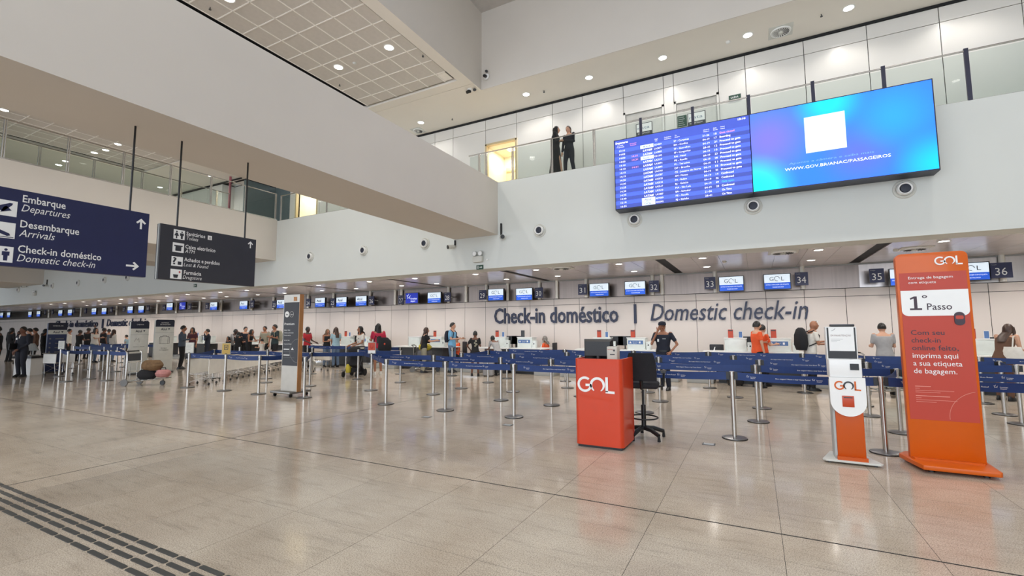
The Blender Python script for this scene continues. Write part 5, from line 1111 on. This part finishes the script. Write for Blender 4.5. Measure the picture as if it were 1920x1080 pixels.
def person(x, y, head, h, label, skin='tan', top='navy', legs='black', hair='short', hcol='black', arms=('down', 'down'), sleeve='short', lean=0., walk=0., seat=0., slim=1., look=0., shoes='black', bottom='trousers', z=0., group=None, vox=.02, tank=False, cap=False, extra=None):
    k = h/1.7; r = root('person', (x, y, z), math.radians(head), label, 'person', group)
    hipz = seat if seat else .93*k
    def T(p, ln=1.):        # torso space (origin at hip) to body space with a forward lean
        a = lean; yy, zz = p[1], p[2]
        return Vector((p[0]*k*slim if abs(p[0]) < .3 else p[0]*k, (yy*math.cos(a)+zz*math.sin(a))*k, hipz+(-yy*math.sin(a)+zz*math.cos(a))*k))
    sh = [(s_*.175, 0, .49) for s_ in (-1, 1)]
    torso = [(-.06, .155, .11), (.0, .165, .115), (.08, .15, .105), (.17, .132, .1), (.27, .15, .112), (.38, .168, .115), (.46, .165, .1), (.51, .11, .075), (.54, .058, .06)]
    def torso_loft(m, g, z0=-.1, z1=9, smooth=False):
        rings = [(T((0, 0, t)), (a*slim+g)*k, (b+g)*k) for t, a, b in torso if z0 <= t <= z1]; m.loft(rings, 16)
    def limb(m, pts, rad, g=0., n=10):
        m.tube(pts, [a+g for a in rad], n)
        for p, a in zip(pts, rad): m.ell(p, (a+g, a+g, a+g), 10, 6)
    arm_j = []
    for s_, mode, S0 in zip((-1, 1), arms, sh):
        e, hnd = ARMS[mode]; a0 = T(S0); up_ = lean*.55
        def AR(p):
            yy, zz = p[1], p[2]; return Vector((S0[0]*k*slim+s_*p[0]*k, a0.y+(yy*math.cos(up_)+zz*math.sin(up_))*k, a0.z+(-yy*math.sin(up_)+zz*math.cos(up_))*k))
        arm_j.append((a0, AR(e), AR(hnd)))
    leg_j = []
    for s_ in (-1, 1):
        hp = Vector((s_*.088*k, 0, hipz-.03*k))
        if seat: kn = Vector((s_*.1*k, .42*k, seat+.0)); an = Vector((s_*.11*k, .44*k, .08*k))
        else:
            w_ = walk*s_; kn = Vector((s_*.095*k, (.03+w_*.5)*k, .5*k)); an = Vector((s_*.1*k, (-.03+w_)*k, (.08+abs(min(0, w_))*.25)*k))
        leg_j.append((hp, kn, an))
    hc = T((0, .03, .66)); hr = (.075*k, .094*k, .115*k); neck = T((0, 0, .50))
    # body: one continuous surface
    m = MB(); torso_loft(m, 0); m.tube([neck, hc-Vector((0, .01, .05))], [.055*k, .052*k], 12)
    m.ell(hc, hr, 16, 12); m.ell(hc+Vector((0, .03, -.06))*k, (.052*k, .055*k, .05*k), 12, 8)
    ca_, sa_ = math.cos(look), math.sin(look)
    def HD(p): return hc+Vector((p[0]*ca_-p[1]*sa_, p[0]*sa_+p[1]*ca_, p[2]))*k
    m.ell(HD((0, .098, -.012)), (.017*k, .024*k, .026*k), 8, 6)
    for s_ in (-1, 1): m.ell(HD((s_*.076, -.002, -.005)), (.014*k, .022*k, .032*k), 8, 6)
    for a0, e, hd in arm_j: limb(m, [a0, e, hd], [.048*k, .037*k, .026*k])
    for hp, kn, an in leg_j: limb(m, [hp, (hp+kn)/2, kn, (kn*.65+an*.35), an], [.085*k, .075*k, .053*k, .052*k, .036*k]); 
    ob = m.build('body', sk[skin], r); BAKE.append((ob, vox*.9))
    # hands with five fingers
    for (a0, e, hd), s_ in zip(arm_j, (-1, 1)):
        d = (hd-e).normalized(); q = d.cross(Vector((0, 1, .3))).normalized()
        if q.length < .1: q = Vector((1, 0, 0))
        nrm = d.cross(q).normalized(); m = MB(); m.tube([hd-d*.01, hd+d*.04*k, hd+d*.085*k], [.024*k, .036*k, .03*k], 8)
        for i, (o_, ln) in enumerate(((-.026, .062), (-.009, .075), (.009, .07), (.026, .055))):
            b0 = hd+d*.08*k+q*o_*k; m.tube([b0, b0+d*ln*.55*k+nrm*.008*k, b0+d*ln*.9*k+nrm*.028*k], [.009*k, .008*k, .006*k], 6)
        b0 = hd+d*.03*k-q*.03*k*s_; m.tube([b0, b0+(d*.03-q*.025*s_)*k, b0+(d*.06-q*.028*s_)*k], [.011*k, .01*k, .008*k], 6)
        m.build('hand', sk[skin], r)
    # upper garment
    if top:
        m = MB(); torso_loft(m, .016, -.07 if not tank == 'crop' else .1, .5 if not tank else .46)
        if not tank:
            for a0, e, hd in arm_j:
                if sleeve == 'long': limb(m, [a0, e, e+(hd-e)*.93], [.054*k, .047*k, .038*k])
                else: limb(m, [a0-Vector((0, 0, .012)), a0+(e-a0)*.62], [.055*k, .054*k])
        else:
            for s_ in (-1, 1): m.tube([T((s_*.09, .06, .42)), T((s_*.1, 0, .515)), T((s_*.09, -.07, .42))], .022*k, 8)
        BAKE.append((m.build('shirt' if sleeve != 'long' else 'jacket', CL[top], r), vox))
    if bottom != 'none':
        m = MB(); torso_loft(m, .014, -.1, .03); f_ = {'trousers': .97, 'shorts': .55, 'skirt': .6}[bottom]
        if bottom == 'skirt': m.loft([(T((0, 0, -.02)), .185*k, .135*k), (Vector((0, 0, hipz-.42*k)), .2*k, .17*k)], 16)
        for hp, kn, an in leg_j:
            if bottom == 'trousers': limb(m, [hp, (hp+kn)/2, kn, kn+(an-kn)*.95], [.1*k, .09*k, .07*k, .058*k])
            elif bottom == 'shorts': limb(m, [hp, hp+(kn-hp)*.55], [.105*k, .1*k])
        BAKE.append((m.build('trousers' if bottom == 'trousers' else bottom, CL[legs], r), vox))
    for hp, kn, an in leg_j:
        m = MB(); zz = an.z-.08*k
        m.loft([((an.x, an.y+.05*k, zz+.0), .045*k, .135*k), ((an.x, an.y+.05*k, zz+.03*k), .048*k, .138*k), ((an.x, an.y+.03*k, zz+.065*k), .042*k, .105*k), ((an.x, an.y, zz+.11*k), .04*k, .05*k)], 14)
        m.build('shoe', CL['white'] if shoes == 'white' else black, r)
    # hair
    hm = hair_m[hcol]
    if hair != 'bald':
        m = MB(); n_ = 16; rows_ = 8; v0 = len(m.v)
        m.v.append(tuple(HD((0, -.008, .128))))
        for i in range(1, rows_+1):
            a = i/rows_
            for j in range(n_):
                b = 2*PI*j/n_; front = max(0, math.sin(b)); lim = (1.62-.8*front**1.2) if hair == 'short' else (1.75-1.05*front**1.5)
                th = lim*a; th = th if hair != 'short' else th*1.12
                m.v.append(tuple(HD((.086*math.sin(th)*math.cos(b), -.01+.108*math.sin(th)*math.sin(b), .130*math.cos(th)))))
        m.f += [(0, 1+j, 1+(j+1) % n_) for j in range(n_)]+[(1+i*n_+j, 1+(i+1)*n_+j, 1+(i+1)*n_+(j+1) % n_, 1+i*n_+(j+1) % n_) for i in range(rows_-1) for j in range(n_)]
        m.f += [tuple(1+(rows_-1)*n_+j for j in range(n_))]
        if hair in ('long', 'verylong', 'mid'):
            ln = {'long': .3, 'verylong': .5, 'mid': .16}[hair]
            b0 = HD((0, -.045, .03)); e0 = T((0, -.125, .62-ln))
            m.loft([(HD((0, -.02, .05)), .085*k, .08*k), (HD((0, -.045, -.06)), .092*k, .062*k), ((b0*.4+e0*.6), .1*k, .05*k), (e0, .075*k, .03*k)][::-1], 14)
            for s_ in (-1, 1): m.tube([HD((s_*.072, .02, .05)), HD((s_*.085, .02, -.06)), T((s_*.1, .06, .56-ln*.4))], [.022*k, .028*k, .016*k], 8)
        if hair in ('bun', 'tail'):
            m.ell(HD((0, -.1, .03 if hair == 'bun' else .0)), (.04*k, .035*k, .04*k), 10, 8)
            if hair == 'tail': m.tube([HD((0, -.1, 0)), HD((0, -.14, -.08)), HD((0, -.12, -.2))], [.03*k, .028*k, .012*k], 8)
        m.build('hair', hm, r)
    if cap:
        q = MB(); q.lathe([(.094*k, 0), (.098*k, .03*k), (.085*k, .08*k), (.03*k, .105*k)], c=tuple(HD((0, 0, .035))), n=18); q.loft([(HD((0, .11, .035)), .07*k, .07*k), (HD((0, .11, .045)), .068*k, .068*k)], 14); q.build('cap', CL['navy'], r)
    # face
    for s_ in (-1, 1): q = MB().ell(HD((s_*.03, .084, .012)), (.011*k, .006*k, .007*k), 8, 6).build('eye', mat('eye_dark', (26, 20, 18), .3), r)
    MB().ell(HD((0, .092, -.055)), (.022*k, .006*k, .007*k), 8, 6).build('mouth', mat('lips', (128, 66, 58), .6), r)
    return r, T, HD, k
def backpack(r, T, k, m_=None, big=1.):
    m = MB(); c = T((0, -.2*big, .3)); a = Vector((0, 0, 1))
    m.loft([((c.x, c.y, c.z-.24*k*big), .15*k*big, .09*k*big), ((c.x, c.y, c.z-.12*k*big), .17*k*big, .13*k*big), ((c.x, c.y, c.z+.08*k*big), .165*k*big, .12*k*big), ((c.x, c.y, c.z+.2*k*big), .12*k*big, .08*k*big), ((c.x, c.y, c.z+.24*k*big), .05*k*big, .04*k*big)], 16)
    m.build('backpack', m_ or fabric_b, r)
    for s_ in (-1, 1): MB().tube([T((s_*.1, -.13, .46)), T((s_*.11, 0, .535)), T((s_*.12, .12, .42)), T((s_*.14, .1, .26)), T((s_*.15, -.1, .14))], .014*k, 6).build('backpack_strap', m_ or fabric_b, r)
# security guard
r, T, HD, k = person(-2.13, 12.5, 170, 1.74, 'security guard in navy uniform and cap holding a hand to his face', 'tan', 'navy', 'navy', 'short', arms=('hip', 'face'), slim=1.12, cap=True, vox=.016, look=.5)
MB().lathe([(.19*k, 0), (.19*k, .045)], c=tuple(T((0, 0, .03))), n=20).build('belt', black, r).scale = (1, .72, 1)
bx('name_badge', white, .06, .1, .13, .14, 1.24, 1.31, r); bx('chest_print', ltgrey, -.12, -.03, .13, .137, 1.31, 1.325, r)
# people at the desks, right half
r, T, HD, k = person(.03, 14.05, -62, 1.75, 'man with dark hair and beard in an orange polo shirt and black trousers', 'light', 'orange', 'black', 'short', arms=('fwd', 'down'), vox=.018)
MB().ell(HD((0, .05, -.07)), (.055, .052, .045), 12, 8).build('beard', hair_m['black'], r)
person(.16, 14.5, -50, 1.66, 'person in orange half hidden behind the man in the orange polo shirt', 'light', 'orange', 'black', 'short', arms=('fwd', 'fwd'))
r, T, HD, k = person(1.22, 13.95, -75, 1.76, 'shaven-headed man in a white T-shirt wearing a big black backpack', 'tan', 'white', 'black', 'bald', arms=('reach', 'fwd'), lean=.12, slim=1.12, vox=.018); backpack(r, T, k, None, 1.15)
MB().tube([HD((-.06, .06, .1)), HD((0, .09, .1)), HD((.06, .06, .1))], .008, 6).build('glasses_on_head', chrome, r)
person(2.72, 13.95, 5, 1.68, 'woman seen from behind in a grey T-shirt with tied-up dark hair', 'light', 'grey', 'beige', 'bun', 'black', arms=('fwd', 'fwd'), lean=.1, slim=1.05)
r, T, HD, k = person(4.72, 13.85, -50, 1.68, 'woman with long brown hair leaning on the desk with a white tote bag', 'light', 'brown', 'brown', 'long', 'brown', arms=('reach', 'fwd'), lean=.35, tank=True)
q = T((.2, -.06, .1)); MB().loft([((q.x, q.y, q.z-.2), .17, .07), ((q.x, q.y, q.z-.05), .19, .09), ((q.x, q.y, q.z+.12), .15, .05)], 12).tube([(q.x, q.y, q.z+.1), (q.x+.0, q.y+.05, q.z+.34), T((.14, .05, .5))], .012, 6).build('tote_bag', CL['white'], r)
r, T, HD, k = person(-6.85, 15.75, 88, 1.62, 'seated grey-haired clerk in an orange shirt behind the desk', 'tan', 'orange', 'black', 'mid', 'grey', arms=('fwd', 'fwd'), seat=.58, lean=.05, bottom='trousers'); chair(-6.75, 15.75, 1.55, 'black office chair of the grey-haired clerk')
person(-10.72, 15.6, 150, 1.64, 'seated clerk in orange resting the face on a hand', 'light', 'orange', 'black', 'short', 'black', arms=('fwd', 'face'), seat=.55); chair(-10.7, 15.75, 2.6, 'black office chair of the clerk resting the face on a hand')
r, T, HD, k = person(-9.98, 14.2, -80, 1.83, 'tall man in a light blue shirt with a dark backpack', 'light', 'blue', 'denim', 'short', 'black', arms=('fwd', 'fwd')); backpack(r, T, k, CL['navy'], .85)
person(-10.9, 13.7, -40, 1.66, 'woman in a black top with very long wavy hair pushing a piled cart', 'light', 'black', 'khaki', 'verylong', 'brown', arms=('reach', 'reach'), lean=.1)
r, T, HD, k = person(-8.4, 13.3, 25, 1.52, 'boy in a black shirt with a flower print, walking, seen from behind', 'brown', 'black', 'black', 'short', 'black', arms=('hip', 'fwd'), walk=.16, bottom='shorts', slim=.85)
for a, b, c_ in ((.05, .4, .035), (.0, .33, .03), (.07, .28, .04), (.02, .22, .03)): q = T((a, -.125, b)); MB().ell(q, (c_, .008, c_), 10, 6).build('flower_print', CL['khaki'], r)
bag(-8.05, 13.6, 0, .3, .36, .25, .5, CL['grey'], 'grey bag standing behind the walking boy', 'suitcase')
person(-7.9, 14.0, 60, 1.5, 'bent over child behind the walking boy', 'brown', 'grey', 'black', 'short', 'black', arms=('reach', 'reach'), lean=.7)
# middle
r, T, HD, k = person(-12.55, 12.2, 160, 1.71, 'woman with dark shoulder-length hair in a white blouse pushing a stroller', 'tan', 'white', 'black', 'mid', 'black', arms=('push', 'push'), vox=.018, slim=1.05)
for a, b in ((.05, .3), (-.06, .22), (.02, .16), (-.09, .34), (.09, .2)): q = T((a, .125, b)); MB().ell(q, (.025, .006, .02), 8, 6).build('dark_print', CL['black'], r)
r, T, HD, k = person(-11.95, 12.45, 60, 1.8, 'woman with very long black hair, red top and denim shorts', 'tan', 'crimson', 'denim', 'verylong', 'black', arms=('fwd', 'down'), bottom='shorts', shoes='white', vox=.018, slim=1.05); 
bg = root('backpack', (-11.45, 12.25, .82), .4, 'large black backpack hanging behind the woman with very long black hair', 'backpack'); MB().loft([((0, 0, 0), .2, .13), ((0, 0, .12), .24, .17), ((0, 0, .38), .22, .16), ((-.05, 0, .5), .14, .1)], 14).build('body', fabric_b, bg); MB().ell((.05, -.16, .28), (.03, .01, .035), 8, 6).build('patch', orange_d, bg); MB().tube([(-.2, 0, .42), (-.36, .05, .56), (-.42, .05, .3)], .016).build('strap', fabric_b, bg)
person(-16.45, 14.05, -100, 1.62, 'woman with ash-blonde hair in a black tank top beside the woman in light blue', 'tan', 'black', 'denim', 'mid', 'blond', arms=('down', 'fwd'), tank=True)
person(-15.95, 14.1, 75, 1.7, 'long-haired woman in a light blue T-shirt and jeans facing left', 'light', 'pale', 'denim', 'long', 'brown', arms=('fwd', 'fwd'))
person(-17.15, 13.6, -80, 1.72, 'man in a red T-shirt beside the premium totem', 'dark', 'red', 'black', 'short', arms=('push', 'push'))
r, T, HD, k = person(-19.3, 13.6, 175, 1.84, 'man in a dark polo shirt standing with crossed arms', 'tan', 'teal', 'black', 'short', arms=('fold', 'fold'), slim=1.05); backpack(r, T, k, CL['khaki'], .95)
person(-19.9, 13.4, 100, 1.2, 'small child in white left of the man with crossed arms', 'light', 'white', 'black', 'short', arms=('fwd', 'fwd'))
person(-21.05, 13.5, -60, 1.64, 'woman with black hair and bare shoulders leaning forward', 'tan', 'black', 'black', 'long', arms=('reach', 'fwd'), tank=True, lean=.15)
person(-20.9, 14.2, -160, 1.78, 'man in yellow half hidden behind the leaning woman', 'tan', 'khaki', 'black', 'short')
person(-21.7, 13.4, 30, 1.52, 'person with dark hair in black seen from behind, left of the leaning woman', 'tan', 'black', 'black', 'mid', arms=('fwd', 'fwd'))
person(-22.45, 13.5, -60, 1.68, 'person in a long sleeved grey top leaning on the desk', 'dark', 'grey', 'black', 'short', arms=('reach', 'reach'), sleeve='long', lean=.3, slim=1.1)
person(-22.3, 14.1, -90, 1.76, 'man behind the person in the grey top, facing right', 'light', 'navy', 'black', 'short')
person(-24.4, 12.8, 200, 1.74, 'woman with long dark hair in a maroon top', 'tan', 'maroon', 'navy', 'long', arms=('down', 'fwd'), slim=1.05)
person(-24.2, 13.4, 160, 1.66, 'woman in navy holding a phone behind the woman in maroon', 'light', 'navy', 'navy', 'short', arms=('face', 'down'), sleeve='long')
person(-21.35, 10.8, -35, 1.8, 'man seen from behind in a grey-blue shirt and black trousers', 'tan', 'greyblue', 'black', 'short', arms=('fwd', 'fwd'), slim=1.2, sleeve='long')
person(-22.3, 13.3, 180, 1.3, 'child with dark hair behind the golden notice', 'tan', 'black', 'black', 'mid', arms=('down', 'down'))
# far left
r, T, HD, k = person(-23.05, 6.5, 205, 1.76, 'attendant in a dark suit standing at the far left holding a black folder', 'brown', 'suit', 'suit', 'short', arms=('clasp', 'down'), sleeve='long', vox=.018)
bx('badge', white, .08, .13, .12, .13, 1.31, 1.38, r); MB().tube([T((0, .1, .5)), T((0, .125, .38))], .02, 6).build('shirt_collar', CL['white'], r)
q = T((.1, .2, .1)); MB().box(-.01, .01, -.14, .14, -.1, .12).build('folder', black, r, smooth=False).location = q
person(-24.55, 6.25, 150, 1.79, 'person in dark clothes cut by the left picture edge', 'brown', 'black', 'black', 'short', sleeve='long')
person(-24.0, 6.05, 120, 1.25, 'child in an orange shirt at the left picture edge', 'brown', 'orange', 'beige', 'short', arms=('fwd', 'down'))
def crowd(u, v, y, head, label, h=None, **kw):
    p = aty(u, v, y); person(p.x, y, head, h or max(1.3, min(1.88, p.z)), label, vox=.03, **kw)
crowd(22, 615, 9.5, 20, 'dark clothed traveller with black hair behind the service desk', top='black', sleeve='long', skin='tan', hair='mid')
crowd(38, 621, 9.2, 200, 'shorter dark clothed traveller behind the attendant, left', top='black', skin='brown')
crowd(57, 616, 8.6, 160, 'man in navy right behind the attendant shoulder', top='navy', skin='light', sleeve='long')
crowd(68, 615, 9.0, 170, 'tall traveller in dark brown jacket behind the attendant', top='brown', skin='tan', sleeve='long')
crowd(85, 617, 9.4, 10, 'traveller in black with a white print on the back', top='black', skin='tan', hair='mid', sleeve='long')
crowd(130, 617, 11.5, -30, 'man in a white shirt behind the navy totem', top='white', skin='tan', sleeve='long')
crowd(150, 619, 11.2, 20, 'person in black seen from behind, first right of the man in white', top='black', skin='brown', arms=('fwd', 'fwd'))
crowd(166, 615, 12.4, 30, 'person in black with raised arm in the far crowd', top='black', skin='brown', arms=('fwd', 'up'))
crowd(179, 615, 11, -60, 'woman with long dark hair in a white top in the far crowd', top='white', legs='denim', skin='light', hair='long', arms=('down', 'reach'))
crowd(195, 615, 12, 0, 'broad man in a black shirt seen from behind in the far crowd', top='black', skin='brown', slim=1.3)
crowd(213, 618, 11.8, 10, 'woman with long hair in a black vest over white in the far crowd', top='white', skin='light', hair='long', hcol='brown', legs='denim', sleeve='long')
crowd(238, 628, 13.4, 140, 'seated looking child in pale blue beside the far desks', top='pale', skin='light')
crowd(205, 617, 12.8, 90, 'tanned man in dark grey behind the white topped woman', top='greyblue', skin='tan')
# upstairs
person(-5.15, 12.75, -70, 1.72, 'woman in a long black robe and headscarf walking upstairs', 'light', 'black', 'black', 'verylong', 'black', arms=('down', 'fwd'), sleeve='long', z=ZT, walk=.2, vox=.018, slim=1.2, look=-.0, bottom='skirt')
r = [o for o in COL.objects if o.get('label', '').startswith('woman in a long black robe')][0]; MB().loft([((0, .0, .06), .23, .24), ((0, 0, .5), .2, .18), ((0, 0, 1.0), .2, .14), ((0, 0, 1.12), .16, .11)], 18).build('robe', CL['black'], r)
person(-4.66, 12.6, 165, 1.56, 'woman in a dark suit with light blue scarf walking upstairs', 'light', 'suit', 'suit', 'tail', 'brown', arms=('fold', 'down'), sleeve='long', z=ZT, vox=.018, walk=.12)

# ---- grow each body and garment into one skin
for ob, vx in BAKE:
    a = ob.modifiers.new('skin', 'REMESH'); a.mode = 'VOXEL'; a.voxel_size = vx; a.use_smooth_shade = True
    b = ob.modifiers.new('soft', 'SMOOTH'); b.factor = .5; b.iterations = 3
bpy.context.view_layer.update()
dg = bpy.context.evaluated_depsgraph_get()
for ob, vx in BAKE:
    me = bpy.data.meshes.new_from_object(ob.evaluated_get(dg)); me.polygons.foreach_set('use_smooth', [True]*len(me.polygons)); old = ob.data; ms = list(old.materials)
    me.materials.clear(); me.materials.append(ms[0]); ob.modifiers.clear(); ob.data = me; bpy.data.meshes.remove(old)
